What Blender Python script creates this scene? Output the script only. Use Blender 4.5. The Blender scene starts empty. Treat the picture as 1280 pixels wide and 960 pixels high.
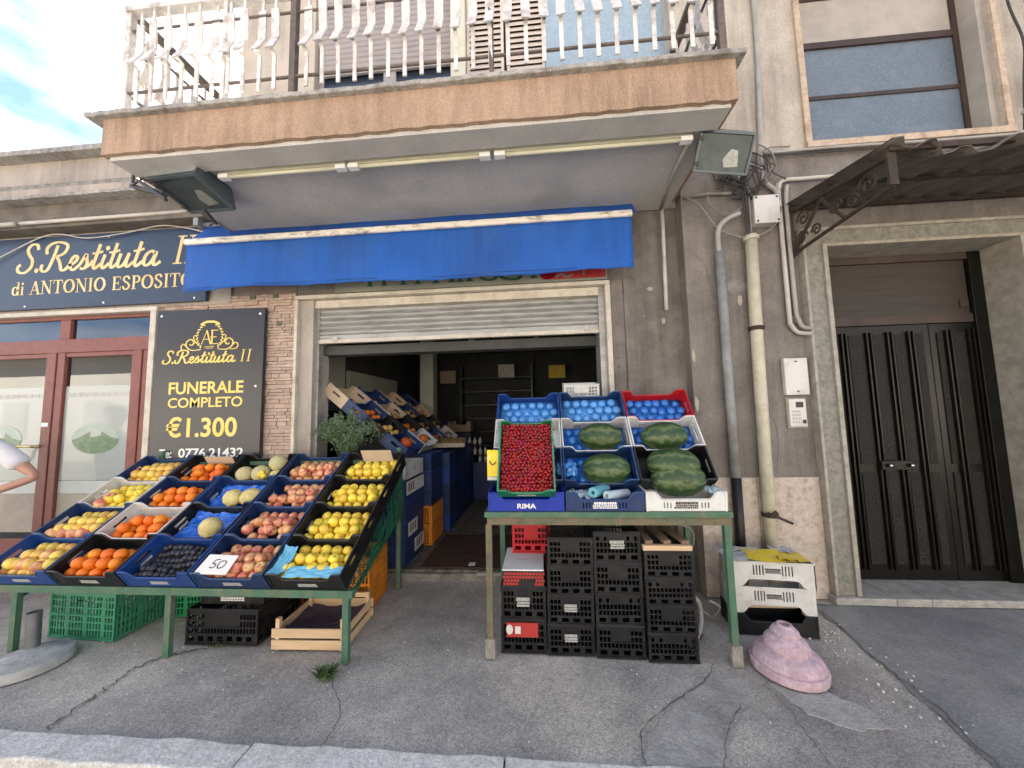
import bpy, math, random
from mathutils import Matrix, Vector, Euler
random.seed(7)
R = math.radians
S = bpy.context.scene
COL = S.collection

# ------------------------------------------------------------------ camera
cam_data = bpy.data.cameras.new('camera')
cam_data.sensor_width = 36.0
cam_data.lens = 12.375
cam_data.clip_start = 0.02
cam_data.clip_end = 2000
cam = bpy.data.objects.new('camera', cam_data)
COL.objects.link(cam)
def cam_matrix(yaw, pitch, roll):
    f = Vector((math.sin(yaw)*math.cos(pitch), math.cos(yaw)*math.cos(pitch), math.sin(pitch)))
    r = Vector((math.cos(yaw), -math.sin(yaw), 0))
    u = r.cross(f)
    r2 = math.cos(roll)*r + math.sin(roll)*u
    u2 = -math.sin(roll)*r + math.cos(roll)*u
    return Matrix((r2, u2, -f)).transposed()
cam.matrix_world = Matrix.Translation((0, 0, 1.5)) @ cam_matrix(R(-4.538), R(4.846), R(-1.280)).to_4x4()
S.camera = cam

# ------------------------------------------------------------------ world, sun, exposure
SUN_EL, SUN_AZ = 43.5, -47.5          # azimuth measured from +Y towards +X
w = bpy.data.worlds.new('World'); S.world = w; w.use_nodes = True
nt = w.node_tree; nt.nodes.clear()
def nn(t, typ, **kw):
    n = t.nodes.new(typ)
    for k, v in kw.items(): setattr(n, k, v)
    return n
out = nn(nt, 'ShaderNodeOutputWorld'); bg = nn(nt, 'ShaderNodeBackground')
sky = nn(nt, 'ShaderNodeTexSky', sky_type='NISHITA', sun_disc=False)
sky.sun_elevation = R(SUN_EL); sky.sun_rotation = R(SUN_AZ); sky.air_density = .75; sky.dust_density = .05; sky.ozone_density = 2.5; sky.altitude = 150
tc = nn(nt, 'ShaderNodeTexCoord'); mp = nn(nt, 'ShaderNodeMapping'); mp.inputs['Scale'].default_value = (1.2, 1.2, 3.2); mp.inputs['Location'].default_value = (.35, .1, .25)
nz = nn(nt, 'ShaderNodeTexNoise'); nz.inputs['Scale'].default_value = 2.2; nz.inputs['Detail'].default_value = 7; nz.inputs['Roughness'].default_value = .55
rmp = nn(nt, 'ShaderNodeValToRGB'); rmp.color_ramp.elements[0].position = .43; rmp.color_ramp.elements[1].position = .68
mixc = nn(nt, 'ShaderNodeMix', data_type='RGBA'); mixc.inputs['B'].default_value = (7.5, 7.5, 7.5, 1)
L = nt.links.new
L(tc.outputs['Generated'], mp.inputs['Vector']); L(mp.outputs['Vector'], nz.inputs['Vector']); L(nz.outputs['Fac'], rmp.inputs['Fac'])
L(rmp.outputs['Color'], mixc.inputs['Factor']); L(sky.outputs['Color'], mixc.inputs['A'])
L(mixc.outputs['Result'], bg.inputs['Color']); bg.inputs['Strength'].default_value = .05
L(bg.outputs['Background'], out.inputs['Surface'])
sun_d = bpy.data.lights.new('sun', 'SUN'); sun_d.energy = 5.0; sun_d.angle = R(.5); sun_d.color = (1, .94, .85)
sun = bpy.data.objects.new('sun', sun_d); COL.objects.link(sun)
sd = Vector((math.sin(R(SUN_AZ))*math.cos(R(SUN_EL)), math.cos(R(SUN_AZ))*math.cos(R(SUN_EL)), math.sin(R(SUN_EL))))
sun.rotation_euler = sd.to_track_quat('Z', 'Y').to_euler(); sun.location = (-10, 10, 20)
vs = S.view_settings
vs.view_transform = 'Standard'; vs.look = 'None'; vs.exposure = 2.75; vs.gamma = 1.0; vs.use_curve_mapping = False

# ------------------------------------------------------------------ materials
MATS = {}
def mat(name, c1, c2=None, scale=6.0, rough=.65, bump=.0, bscale=80.0, metal=0.0, spec=.4, stain=None, stain_amt=.5, stain_scale=1.6,
        stretch=(1, 1, 1), rand=0.0, coord='Object', hue=0.0, streak=0.0, detail=6.0, trans=0.0, thr=(.4, .62), emit=None, coat=0, sub=0):
    """two-tone noise colour, soft stain layer, fine relief"""
    if name in MATS: return MATS[name]
    m = bpy.data.materials.new(name); m.use_nodes = True
    t = m.node_tree; b = t.nodes['Principled BSDF']; l = t.links.new
    b.inputs['Roughness'].default_value = rough; b.inputs['Metallic'].default_value = metal
    b.inputs['Specular IOR Level'].default_value = spec
    if coat: b.inputs['Coat Weight'].default_value = coat
    if trans: b.inputs['Transmission Weight'].default_value = trans
    if sub: b.inputs['Subsurface Weight'].default_value = sub; b.inputs['Subsurface Radius'].default_value = (.02, .01, .006)
    if coord == 'World':
        g = nn(t, 'ShaderNodeNewGeometry'); vec = g.outputs['Position']
    else:
        g = nn(t, 'ShaderNodeTexCoord'); vec = g.outputs['Object']
    mpn = nn(t, 'ShaderNodeMapping'); mpn.inputs['Scale'].default_value = stretch
    oi = None
    if rand or hue:
        oi = nn(t, 'ShaderNodeObjectInfo')
        mu = nn(t, 'ShaderNodeMath', operation='MULTIPLY'); mu.inputs[1].default_value = 37.0
        l(oi.outputs['Random'], mu.inputs[0]); l(mu.outputs[0], mpn.inputs['Location'])
    l(vec, mpn.inputs['Vector']); v = mpn.outputs['Vector']
    c2 = c2 or tuple(x*.75 for x in c1)
    n1 = nn(t, 'ShaderNodeTexNoise'); n1.inputs['Scale'].default_value = scale; n1.inputs['Detail'].default_value = detail; n1.inputs['Roughness'].default_value = .6
    l(v, n1.inputs['Vector'])
    r1 = nn(t, 'ShaderNodeValToRGB'); e = r1.color_ramp.elements; e[0].position, e[1].position = thr; e[0].color = (*c1, 1); e[1].color = (*c2, 1)
    l(n1.outputs['Fac'], r1.inputs['Fac']); colour = r1.outputs['Color']
    if stain:
        n2 = nn(t, 'ShaderNodeTexNoise'); n2.inputs['Scale'].default_value = stain_scale; n2.inputs['Detail'].default_value = 9; n2.inputs['Roughness'].default_value = .68
        l(v, n2.inputs['Vector'])
        r2 = nn(t, 'ShaderNodeValToRGB'); e = r2.color_ramp.elements; e[0].position = .5; e[1].position = .72
        e[0].color = (0, 0, 0, 1); e[1].color = (stain_amt,)*3+(1,)
        l(n2.outputs['Fac'], r2.inputs['Fac'])
        mx = nn(t, 'ShaderNodeMix', data_type='RGBA'); mx.inputs['B'].default_value = (*stain, 1)
        l(r2.outputs['Color'], mx.inputs['Factor']); l(colour, mx.inputs['A']); colour = mx.outputs['Result']
    if streak:
        m6 = nn(t, 'ShaderNodeMapping'); m6.inputs['Scale'].default_value = (11, 11, .7); l(vec, m6.inputs['Vector'])
        n6 = nn(t, 'ShaderNodeTexNoise'); n6.inputs['Scale'].default_value = 1; n6.inputs['Detail'].default_value = 8; n6.inputs['Roughness'].default_value = .7; l(m6.outputs['Vector'], n6.inputs['Vector'])
        n7 = nn(t, 'ShaderNodeTexNoise'); n7.inputs['Scale'].default_value = 1.3; n7.inputs['Detail'].default_value = 5; l(vec, n7.inputs['Vector'])
        ml = nn(t, 'ShaderNodeMath', operation='MULTIPLY'); l(n6.outputs['Fac'], ml.inputs[0]); l(n7.outputs['Fac'], ml.inputs[1])
        r6 = nn(t, 'ShaderNodeValToRGB'); e = r6.color_ramp.elements; e[0].position = .20; e[1].position = .40; e[0].color = (1.1, 1.1, 1.1, 1); e[1].color = (1-streak, 1-streak*1.03, 1-streak*1.06, 1); l(ml.outputs[0], r6.inputs['Fac'])
        m8 = nn(t, 'ShaderNodeMix', data_type='RGBA', blend_type='MULTIPLY'); m8.inputs['Factor'].default_value = 1; l(colour, m8.inputs['A']); l(r6.outputs['Color'], m8.inputs['B']); colour = m8.outputs['Result']
    if coord == 'World' and bump:
        n4 = nn(t, 'ShaderNodeTexNoise'); n4.inputs['Scale'].default_value = 95; n4.inputs['Detail'].default_value = 4; n4.inputs['Roughness'].default_value = .75; l(vec, n4.inputs['Vector'])
        r4 = nn(t, 'ShaderNodeValToRGB'); e = r4.color_ramp.elements; e[0].position = .3; e[1].position = .7; e[0].color = (.66, .65, .64, 1); e[1].color = (1.22, 1.22, 1.22, 1); l(n4.outputs['Fac'], r4.inputs['Fac'])
        m4 = nn(t, 'ShaderNodeMix', data_type='RGBA', blend_type='MULTIPLY'); m4.inputs['Factor'].default_value = min(1, .45+bump*.7); l(colour, m4.inputs['A']); l(r4.outputs['Color'], m4.inputs['B']); colour = m4.outputs['Result']
    if oi is not None:
        hs = nn(t, 'ShaderNodeHueSaturation')
        mr = nn(t, 'ShaderNodeMapRange'); mr.inputs['To Min'].default_value = 1-rand; mr.inputs['To Max'].default_value = 1+rand*.6
        l(oi.outputs['Random'], mr.inputs['Value']); l(mr.outputs['Result'], hs.inputs['Value'])
        mh = nn(t, 'ShaderNodeMath', operation='MULTIPLY'); mh.inputs[1].default_value = 7.13
        fr = nn(t, 'ShaderNodeMath', operation='FRACT'); l(oi.outputs['Random'], mh.inputs[0]); l(mh.outputs[0], fr.inputs[0])
        mr2 = nn(t, 'ShaderNodeMapRange'); mr2.inputs['To Min'].default_value = .5-hue; mr2.inputs['To Max'].default_value = .5+hue
        l(fr.outputs[0], mr2.inputs['Value']); l(mr2.outputs['Result'], hs.inputs['Hue'])
        l(colour, hs.inputs['Color']); colour = hs.outputs['Color']
    l(colour, b.inputs['Base Color'])
    if bump:
        n3 = nn(t, 'ShaderNodeTexNoise'); n3.inputs['Scale'].default_value = bscale; n3.inputs['Detail'].default_value = 5
        l(v, n3.inputs['Vector'])
        bp = nn(t, 'ShaderNodeBump'); bp.inputs['Strength'].default_value = bump; bp.inputs['Distance'].default_value = .01
        l(n3.outputs['Fac'], bp.inputs['Height']); l(bp.outputs['Normal'], b.inputs['Normal'])
    if emit: b.inputs['Emission Color'].default_value = (*emit, 1); b.inputs['Emission Strength'].default_value = 1
    MATS[name] = m
    return m

def asphalt(name, base, dark, pale, speck=170.0):
    m = bpy.data.materials.new(name); m.use_nodes = True; t = m.node_tree; b = t.nodes['Principled BSDF']; l = t.links.new
    b.inputs['Roughness'].default_value = .85; b.inputs['Specular IOR Level'].default_value = .3
    g = nn(t, 'ShaderNodeNewGeometry'); P = g.outputs['Position']
    vo = nn(t, 'ShaderNodeTexVoronoi'); vo.inputs['Scale'].default_value = speck; l(P, vo.inputs['Vector'])
    sp = nn(t, 'ShaderNodeSeparateColor'); l(vo.outputs['Color'], sp.inputs['Color'])
    r = nn(t, 'ShaderNodeValToRGB'); e = r.color_ramp.elements; e[0].color = (*dark, 1); e[1].color = (*pale, 1); e[0].position = .05; e[1].position = 1
    q = e.new(.45); q.color = (*base, 1); q = e.new(.86); q.color = tuple(x*1.2 for x in base)+(1,)
    l(sp.outputs['Red'], r.inputs['Fac'])
    n = nn(t, 'ShaderNodeTexNoise'); n.inputs['Scale'].default_value = 1.7; n.inputs['Detail'].default_value = 9; n.inputs['Roughness'].default_value = .7; l(P, n.inputs['Vector'])
    r2 = nn(t, 'ShaderNodeValToRGB'); e = r2.color_ramp.elements; e[0].position = .34; e[1].position = .66; e[0].color = (.66, .66, .67, 1); e[1].color = (1.2, 1.18, 1.14, 1)
    l(n.outputs['Fac'], r2.inputs['Fac'])
    nb = nn(t, 'ShaderNodeTexNoise'); nb.inputs['Scale'].default_value = .75; nb.inputs['Detail'].default_value = 3; l(P, nb.inputs['Vector'])
    rb = nn(t, 'ShaderNodeValToRGB'); e = rb.color_ramp.elements; e[0].position = .38; e[1].position = .62; e[0].color = (.80, .80, .82, 1); e[1].color = (1.1, 1.09, 1.06, 1); l(nb.outputs['Fac'], rb.inputs['Fac'])
    mb = nn(t, 'ShaderNodeMix', data_type='RGBA', blend_type='MULTIPLY'); mb.inputs['Factor'].default_value = 1; l(r.outputs['Color'], mb.inputs['A']); l(rb.outputs['Color'], mb.inputs['B'])
    mx = nn(t, 'ShaderNodeMix', data_type='RGBA', blend_type='MULTIPLY'); mx.inputs['Factor'].default_value = 1
    l(mb.outputs['Result'], mx.inputs['A']); l(r2.outputs['Color'], mx.inputs['B'])
    # scattered oil and gum spots
    v2 = nn(t, 'ShaderNodeTexVoronoi'); v2.inputs['Scale'].default_value = 5.0; v2.inputs['Randomness'].default_value = 1; l(P, v2.inputs['Vector'])
    r3 = nn(t, 'ShaderNodeValToRGB'); e = r3.color_ramp.elements; e[0].position = .05; e[1].position = .11; e[0].color = (.62, .62, .62, 1); e[1].color = (1, 1, 1, 1)
    l(v2.outputs['Distance'], r3.inputs['Fac'])
    m2 = nn(t, 'ShaderNodeMix', data_type='RGBA', blend_type='MULTIPLY'); m2.inputs['Factor'].default_value = .35
    l(mx.outputs['Result'], m2.inputs['A']); l(r3.outputs['Color'], m2.inputs['B'])
    l(m2.outputs['Result'], b.inputs['Base Color'])
    bp = nn(t, 'ShaderNodeBump'); bp.inputs['Strength'].default_value = .4; bp.inputs['Distance'].default_value = .004
    l(vo.outputs['Distance'], bp.inputs['Height']); l(bp.outputs['Normal'], b.inputs['Normal'])
    MATS[name] = m; return m

def fruit_mat(name, stops, scale=3.0, rough=.38, rand=.12, hue=.012, stripes=None, bump=0, net=None, sub=0):
    """noise ramp over the fruit, shifted per fruit"""
    m = bpy.data.materials.new(name); m.use_nodes = True; t = m.node_tree; b = t.nodes['Principled BSDF']; l = t.links.new
    b.inputs['Roughness'].default_value = rough; b.inputs['Specular IOR Level'].default_value = .45
    tcn = nn(t, 'ShaderNodeTexCoord'); oi = nn(t, 'ShaderNodeObjectInfo'); mpn = nn(t, 'ShaderNodeMapping')
    mu = nn(t, 'ShaderNodeMath', operation='MULTIPLY'); mu.inputs[1].default_value = 53.0; l(oi.outputs['Random'], mu.inputs[0]); l(mu.outputs[0], mpn.inputs['Location'])
    l(tcn.outputs['Object'], mpn.inputs['Vector'])
    n = nn(t, 'ShaderNodeTexNoise'); n.inputs['Scale'].default_value = scale*10; n.inputs['Detail'].default_value = 4; l(mpn.outputs['Vector'], n.inputs['Vector'])
    r = nn(t, 'ShaderNodeValToRGB'); e = r.color_ramp.elements; e[0].position = stops[0][0]; e[0].color = (*stops[0][1], 1); e[1].position = stops[-1][0]; e[1].color = (*stops[-1][1], 1)
    for p, c in stops[1:-1]: q = e.new(p); q.color = (*c, 1)
    fac = n.outputs['Fac']
    if stripes:
        wv = nn(t, 'ShaderNodeTexWave', wave_type='RINGS', rings_direction='X') if False else None
        sx = nn(t, 'ShaderNodeSeparateXYZ'); l(tcn.outputs['Object'], sx.inputs[0])
        at = nn(t, 'ShaderNodeMath', operation='ARCTAN2'); l(sx.outputs['Y'], at.inputs[0]); l(sx.outputs['Z'], at.inputs[1])
        m1 = nn(t, 'ShaderNodeMath', operation='MULTIPLY'); m1.inputs[1].default_value = stripes; l(at.outputs[0], m1.inputs[0])
        ad = nn(t, 'ShaderNodeMath', operation='MULTIPLY_ADD'); ad.inputs[1].default_value = 9.0; l(n.outputs['Fac'], ad.inputs[0]); l(m1.outputs[0], ad.inputs[2])
        sn = nn(t, 'ShaderNodeMath', operation='SINE'); l(ad.outputs[0], sn.inputs[0])
        mr = nn(t, 'ShaderNodeMapRange'); mr.inputs['From Min'].default_value = -1; l(sn.outputs[0], mr.inputs['Value']); fac = mr.outputs['Result']
    l(fac, r.inputs['Fac'])
    colour = r.outputs['Color']
    if net:
        vo = nn(t, 'ShaderNodeTexVoronoi', feature='DISTANCE_TO_EDGE'); vo.inputs['Scale'].default_value = net; l(mpn.outputs['Vector'], vo.inputs['Vector'])
        rr = nn(t, 'ShaderNodeValToRGB'); e = rr.color_ramp.elements; e[0].position = 0; e[1].position = .09; e[0].color = (1, 1, 1, 1); e[1].color = (0, 0, 0, 1); l(vo.outputs['Distance'], rr.inputs['Fac'])
        mx = nn(t, 'ShaderNodeMix', data_type='RGBA'); mx.inputs['B'].default_value = (.62, .56, .38, 1); l(rr.outputs['Color'], mx.inputs['Factor']); l(colour, mx.inputs['A']); colour = mx.outputs['Result']
    hs = nn(t, 'ShaderNodeHueSaturation'); mr = nn(t, 'ShaderNodeMapRange'); mr.inputs['To Min'].default_value = 1-rand; mr.inputs['To Max'].default_value = 1+rand*.7
    l(oi.outputs['Random'], mr.inputs['Value']); l(mr.outputs['Result'], hs.inputs['Value'])
    m5 = nn(t, 'ShaderNodeMath', operation='MULTIPLY'); m5.inputs[1].default_value = 9.7; fr = nn(t, 'ShaderNodeMath', operation='FRACT'); l(oi.outputs['Random'], m5.inputs[0]); l(m5.outputs[0], fr.inputs[0])
    mr2 = nn(t, 'ShaderNodeMapRange'); mr2.inputs['To Min'].default_value = .5-hue; mr2.inputs['To Max'].default_value = .5+hue; l(fr.outputs[0], mr2.inputs['Value']); l(mr2.outputs['Result'], hs.inputs['Hue'])
    l(colour, hs.inputs['Color']); l(hs.outputs['Color'], b.inputs['Base Color'])
    if bump:
        n3 = nn(t, 'ShaderNodeTexNoise'); n3.inputs['Scale'].default_value = bump; l(tcn.outputs['Object'], n3.inputs['Vector'])
        bp = nn(t, 'ShaderNodeBump'); bp.inputs['Strength'].default_value = .25; bp.inputs['Distance'].default_value = .004; l(n3.outputs['Fac'], bp.inputs['Height']); l(bp.outputs['Normal'], b.inputs['Normal'])
    MATS[name] = m; return m

asphalt('asphalt_pavement', (.44, .41, .37), (.32, .30, .275), (.59, .56, .515), 150)
asphalt('asphalt_dark', (.255, .254, .254), (.205, .204, .204), (.33, .327, .322), 190)
asphalt('asphalt_road', (.235, .228, .215), (.14, .137, .13), (.34, .33, .315), 140)
mat('kerb_stone', (.74, .725, .69), (.6, .585, .555), scale=30, rough=.85, bump=.6, bscale=60, stain=(.2, .19, .18), stain_amt=.6, stain_scale=3, coord='World')
mat('cement', (.42, .405, .38), (.33, .32, .30), scale=9, rough=.9, bump=.6, bscale=50, stain=(.1, .1, .1), stain_amt=.5, coord='World')
mat('crack_dirt', (.11, .105, .095), (.15, .145, .115), scale=30, rough=1)
mat('peach_plaster', (.41, .285, .20), (.335, .232, .162), streak=.4, scale=7, rough=.9, bump=.7, bscale=70, stain=(.26, .18, .13), stain_amt=.6, stain_scale=2.0, stretch=(1.6, 1.6, .35), coord='World')
mat('soffit_plaster', c1=(.55, .53, .505), c2=(.47, .455, .44), scale=2.2, rough=.9, bump=.25, bscale=30, stain=(.33, .32, .31), stain_amt=.45, stain_scale=1.1, coord='World')
mat('grey_plaster', (.225, .202, .18), (.178, .159, .142), streak=.28, scale=5, rough=.9, bump=.55, bscale=55, stain=(.15, .135, .125), stain_amt=.55, stain_scale=2.2, coord='World')
mat('grey_wall_shop', (.21, .19, .168), (.163, .147, .13), streak=.32, scale=6, rough=.9, bump=.6, bscale=48, stain=(.12, .11, .10), stain_amt=.6, stain_scale=3, coord='World')
mat('cream_plaster', (.49, .43, .355), (.425, .37, .305), streak=.28, scale=3, rough=.9, bump=.4, bscale=60, stain=(.29, .245, .205), stain_amt=.5, stain_scale=1.8, coord='World')
mat('left_plaster', (.42, .37, .325), (.355, .31, .27), streak=.35, scale=2.5, rough=.9, bump=.3, bscale=50, stain=(.3, .26, .23), stain_amt=.55, stain_scale=1.6, stretch=(1.4, 1, .6), coord='World')
mat('old_concrete', (.30, .28, .25), (.2, .185, .165), scale=12, rough=.95, bump=.8, bscale=40, stain=(.1, .09, .08), stain_amt=.7, stain_scale=4, coord='World')
mat('stone_cladding', (.50, .37, .30), (.40, .295, .24), scale=18, rough=.9, bump=.8, bscale=60, stain=(.58, .47, .39), stain_amt=.6, stain_scale=9, rand=.16)
mat('mortar', (.26, .2, .165), rough=1, bump=.5)
mat('marble_base', (.56, .48, .41), (.46, .38, .32), scale=14, rough=.55, bump=.15, bscale=40, stain=(.24, .165, .12), stain_amt=.8, stain_scale=16, coord='World')
mat('marble_trim', (.25, .24, .205), (.175, .17, .142), scale=26, rough=.55, bump=.2, bscale=60, stain=(.34, .33, .28), stain_amt=.6, stain_scale=14, coord='World')
mat('marble_edge', (.40, .37, .31), (.3, .275, .23), scale=14, rough=.6, bump=.2, stain=(.2, .185, .15), stain_amt=.5, stain_scale=6, coord='World')
mat('threshold_stone', (.40, .39, .355), (.3, .29, .265), scale=16, rough=.7, bump=.35, stain=(.17, .165, .15), stain_amt=.6, stain_scale=5, coord='World')
mat('coping_stone', (.40, .38, .35), (.27, .255, .235), streak=.4, scale=22, rough=.9, bump=.7, bscale=60, stain=(.15, .14, .13), stain_amt=.6, stain_scale=6, coord='World')
mat('railing_paint', (.74, .715, .68), (.63, .60, .57), scale=14, rough=.6, bump=.3, bscale=50, stain=(.20, .11, .07), stain_amt=.75, stain_scale=9, coord='World')
mat('rail_iron', (.10, .085, .075), (.16, .12, .10), scale=20, rough=.7, bump=.3)
mat('rust_iron', (.036, .027, .022), (.06, .04, .031), scale=18, rough=.85, bump=.5, bscale=60)
mat('shutter_grey', (.35, .315, .31), (.30, .27, .265), scale=4, rough=.6, stain=(.2, .18, .175), stain_amt=.4, coord='World')
mat('shutter_cream', (.66, .58, .50), (.58, .5, .43), scale=5, rough=.6, stain=(.36, .3, .25), stain_amt=.4, coord='World')
mat('pale_blue_panel', (.36, .46, .54), (.31, .405, .48), scale=30, rough=.75, bump=.5, bscale=50, stain=(.24, .3, .34), stain_amt=.4, stain_scale=5, coord='World')
mat('frosted_blue', (.15, .185, .22), (.11, .14, .17), scale=90, rough=.45, coat=.35, bump=.35, bscale=70, stain=(.24, .28, .32), stain_amt=.35, stain_scale=6, coord='World')
mat('beige_blind', (.42, .375, .32), (.36, .32, .27), scale=6, rough=.8, stain=(.26, .23, .2), stain_amt=.5, coord='World')
mat('dark_glass', (.02, .03, .05), (.03, .04, .06), rough=.12, spec=.6)
mat('peeling_wood', (.58, .46, .34), (.5, .38, .27), scale=12, rough=.8, bump=.4, stain=(.22, .14, .09), stain_amt=.8, stain_scale=10, coord='World')
mat('brown_frame', (.045, .03, .024), (.062, .04, .032), rough=.6)
mat('steel_shutter', (.40, .40, .385), (.30, .30, .285), scale=8, rough=.42, metal=.35, stain=(.2, .17, .14), stain_amt=.6, stain_scale=5, stretch=(.5, 1, 3), coord='World')
mat('white_trim', (.62, .57, .49), (.53, .48, .41), scale=10, rough=.6, bump=.2, stain=(.3, .25, .19), stain_amt=.55, stain_scale=7, coord='World')
mat('white_paint_chip', (.78, .74, .68), (.70, .66, .6), scale=6, rough=.5, stain=(.10, .07, .05), stain_amt=1, stain_scale=7, stretch=(1, 1, 3), coord='World')
mat('awning_blue', (.013, .10, .42), (.011, .085, .37), scale=2, rough=.72, bump=.12, bscale=14, stain=(.035, .10, .30), stain_amt=.6, stain_scale=1.4, streak=.22, coord='World')
mat('sign_navy', (.025, .045, .085), (.02, .037, .072), scale=2, rough=.34, spec=.5, coord='World')
mat('sign_black', (.022, .024, .03), (.028, .03, .036), scale=2, rough=.3, spec=.5, coord='World')
mat('gold_print', (.66, .49, .20), (.78, .62, .32), scale=6, rough=.4, coord='World')
mat('yellow_print', (.82, .6, .13), (.86, .66, .2), scale=5, rough=.45, coord='World')
mat('white_print', (.82, .81, .8), (.75, .75, .74), rough=.5)
mat('grey_print', (.45, .44, .42), (.5, .49, .47), rough=.6)
mat('red_frame', (.235, .078, .062), (.195, .064, .052), scale=14, rough=.45, stain=(.14, .05, .04), stain_amt=.4, coord='World')
mat('frost_film', (.34, .375, .365), (.305, .34, .33), scale=1.4, rough=.3, spec=.6, coord='World', coat=.5)
mat('band_film', (.52, .55, .53), (.48, .51, .5), rough=.4)
mat('oval_green', (.10, .18, .10), (.20, .28, .17), scale=30, rough=.35, spec=.5, thr=(.35, .7), coord='World')
mat('oval_sky', (.36, .43, .38), (.30, .38, .31), scale=6, rough=.3, spec=.5, coord='World')
mat('lobby_dark', (.17, .15, .125), (.12, .105, .09), rough=.9, coord='World')
mat('brass', (.62, .47, .22), rough=.28, metal=.9)
mat('chrome', (.6, .6, .6), rough=.2, metal=1)
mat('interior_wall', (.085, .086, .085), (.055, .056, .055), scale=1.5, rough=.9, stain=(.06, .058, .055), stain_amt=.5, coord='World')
mat('interior_light_wall', (.55, .56, .50), (.46, .47, .42), scale=2, rough=.8, coord='World')
mat('interior_floor', (.19, .155, .13), (.09, .072, .06), scale=16, rough=.6, thr=(.46, .54), stain=(.26, .22, .19), stain_amt=.5, stain_scale=20, coord='World')
mat('brown_mat', (.085, .045, .03), (.065, .034, .024), scale=10, rough=.95, bump=.7, stain=(.16, .1, .075), stain_amt=.4, stain_scale=12, coord='World')
mat('green_paint', (.075, .165, .105), (.06, .135, .088), scale=10, rough=.55, bump=.25, bscale=40, stain=(.22, .17, .115), stain_amt=.75, stain_scale=6, coord='World')
mat('rusty_green', (.12, .135, .085), (.2, .145, .09), scale=9, rough=.75, bump=.4, stain=(.09, .055, .035), stain_amt=.6, stain_scale=7, coord='World')
mat('green_wire', (.02, .13, .07), rough=.5)
P = dict(scale=9, rough=.45, bump=.12, bscale=40, stain_amt=.65, stain_scale=11, rand=.14)
mat('plastic_navy', (.013, .036, .125), (.01, .029, .1), stain=(.05, .065, .11), **P)
mat('plastic_blue', (.012, .055, .25), (.01, .047, .21), stain=(.03, .07, .2), **P)
mat('plastic_royal', (.01, .035, .40), (.009, .03, .34), stain=(.02, .05, .3), **P)
mat('plastic_black', (.007, .007, .008), (.011, .011, .012), stain=(.04, .038, .035), **P)
mat('plastic_white', (.68, .68, .66), (.6, .6, .58), stain=(.42, .38, .31), **P)
mat('plastic_green', (.012, .22, .085), (.01, .18, .07), stain=(.02, .13, .06), **P)
mat('plastic_mint', (.05, .27, .15), (.04, .22, .125), stain=(.05, .14, .085), **P)
mat('plastic_red', (.46, .012, .02), (.38, .01, .016), stain=(.3, .03, .03), **P)
mat('plastic_orange', (.62, .22, .02), (.52, .175, .018), stain=(.35, .13, .03), **P)
mat('rim_navy', (.03, .075, .2), rough=.35); mat('rim_black', (.03, .03, .033), rough=.35)
mat('blue_film', (.02, .17, .72), (.012, .1, .5), scale=22, rough=.25, bump=1.0, bscale=26, spec=.6)
mat('blue_tray', (.035, .20, .62), (.02, .13, .5), scale=20, rough=.3, spec=.6, rand=.1)
mat('pale_tray', (.10, .33, .72), (.07, .26, .62), scale=20, rough=.3, spec=.6)
mat('clear_roll', (.62, .7, .74), (.5, .6, .66), rough=.25, spec=.6)
mat('teal_roll', (.16, .45, .52), (.12, .37, .45), rough=.3)
mat('light_blue_paper', (.16, .47, .66), (.13, .41, .6), scale=8, rough=.55, bump=.5, bscale=24)
mat('card', (.56, .44, .32), (.5, .39, .28), scale=8, rough=.9)
mat('white_card', (.74, .73, .71), (.7, .69, .67), rough=.8, scale=4)
mat('yellow_paper', (.9, .68, .02), (.86, .6, .025), scale=9, rough=.5, stain=(.75, .72, .6), stain_amt=.7, stain_scale=14)
mat('news_paper', (.62, .6, .56), (.4, .42, .5), scale=22, rough=.7, thr=(.48, .56))
mat('pine_wood', (.66, .47, .29), (.58, .4, .235), scale=4, rough=.7, stretch=(1, 14, 14), rand=.08)
mat('old_wood', (.24, .165, .11), (.17, .115, .075), scale=4, rough=.85, stretch=(14, 1, 14))
mat('purple_liner', (.085, .06, .085), (.06, .045, .065), scale=10, rough=.7, bump=.8, bscale=20)
mat('galvanised', (.19, .20, .205), (.15, .155, .16), scale=12, rough=.45, metal=.5)
mat('pale_cement', (.46, .455, .44), (.36, .355, .345), scale=12, rough=.9, bump=.5, bscale=60, stain=(.22, .215, .205), stain_amt=.6, stain_scale=7)
mat('pink_cement', (.55, .42, .46), (.44, .30, .355), scale=34, rough=.9, bump=.5, bscale=80, thr=(.40, .60), stain=(.30, .26, .26), stain_amt=.8, stain_scale=13)
mat('pipe_cream', (.55, .51, .39), (.47, .43, .325), scale=8, rough=.5, stain=(.26, .22, .145), stain_amt=.6, stain_scale=7, coord='World')
mat('pipe_grey', (.27, .275, .275), (.2, .2, .2), scale=8, rough=.6, stain=(.4, .4, .39), stain_amt=.6, stain_scale=9, coord='World')
mat('conduit_grey', (.40, .38, .35), (.33, .31, .285), scale=8, rough=.5, stain=(.2, .185, .17), stain_amt=.5, coord='World')
mat('conduit_white', (.56, .53, .47), (.48, .45, .4), scale=8, rough=.5, stain=(.25, .22, .18), stain_amt=.5, coord='World')
mat('cable_dark', (.05, .046, .042), rough=.6); mat('cable_grey', (.24, .225, .205), rough=.6)
mat('box_white', (.66, .63, .585), (.6, .57, .53), scale=6, rough=.5, stain=(.36, .33, .29), stain_amt=.55, stain_scale=8)
mat('lamp_grey', (.075, .095, .105), (.06, .078, .088), scale=5, rough=.35, spec=.5, stain=(.14, .16, .165), stain_amt=.4)
mat('lamp_lid', (.30, .325, .34), rough=.45, stain=(.2, .21, .22))
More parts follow.
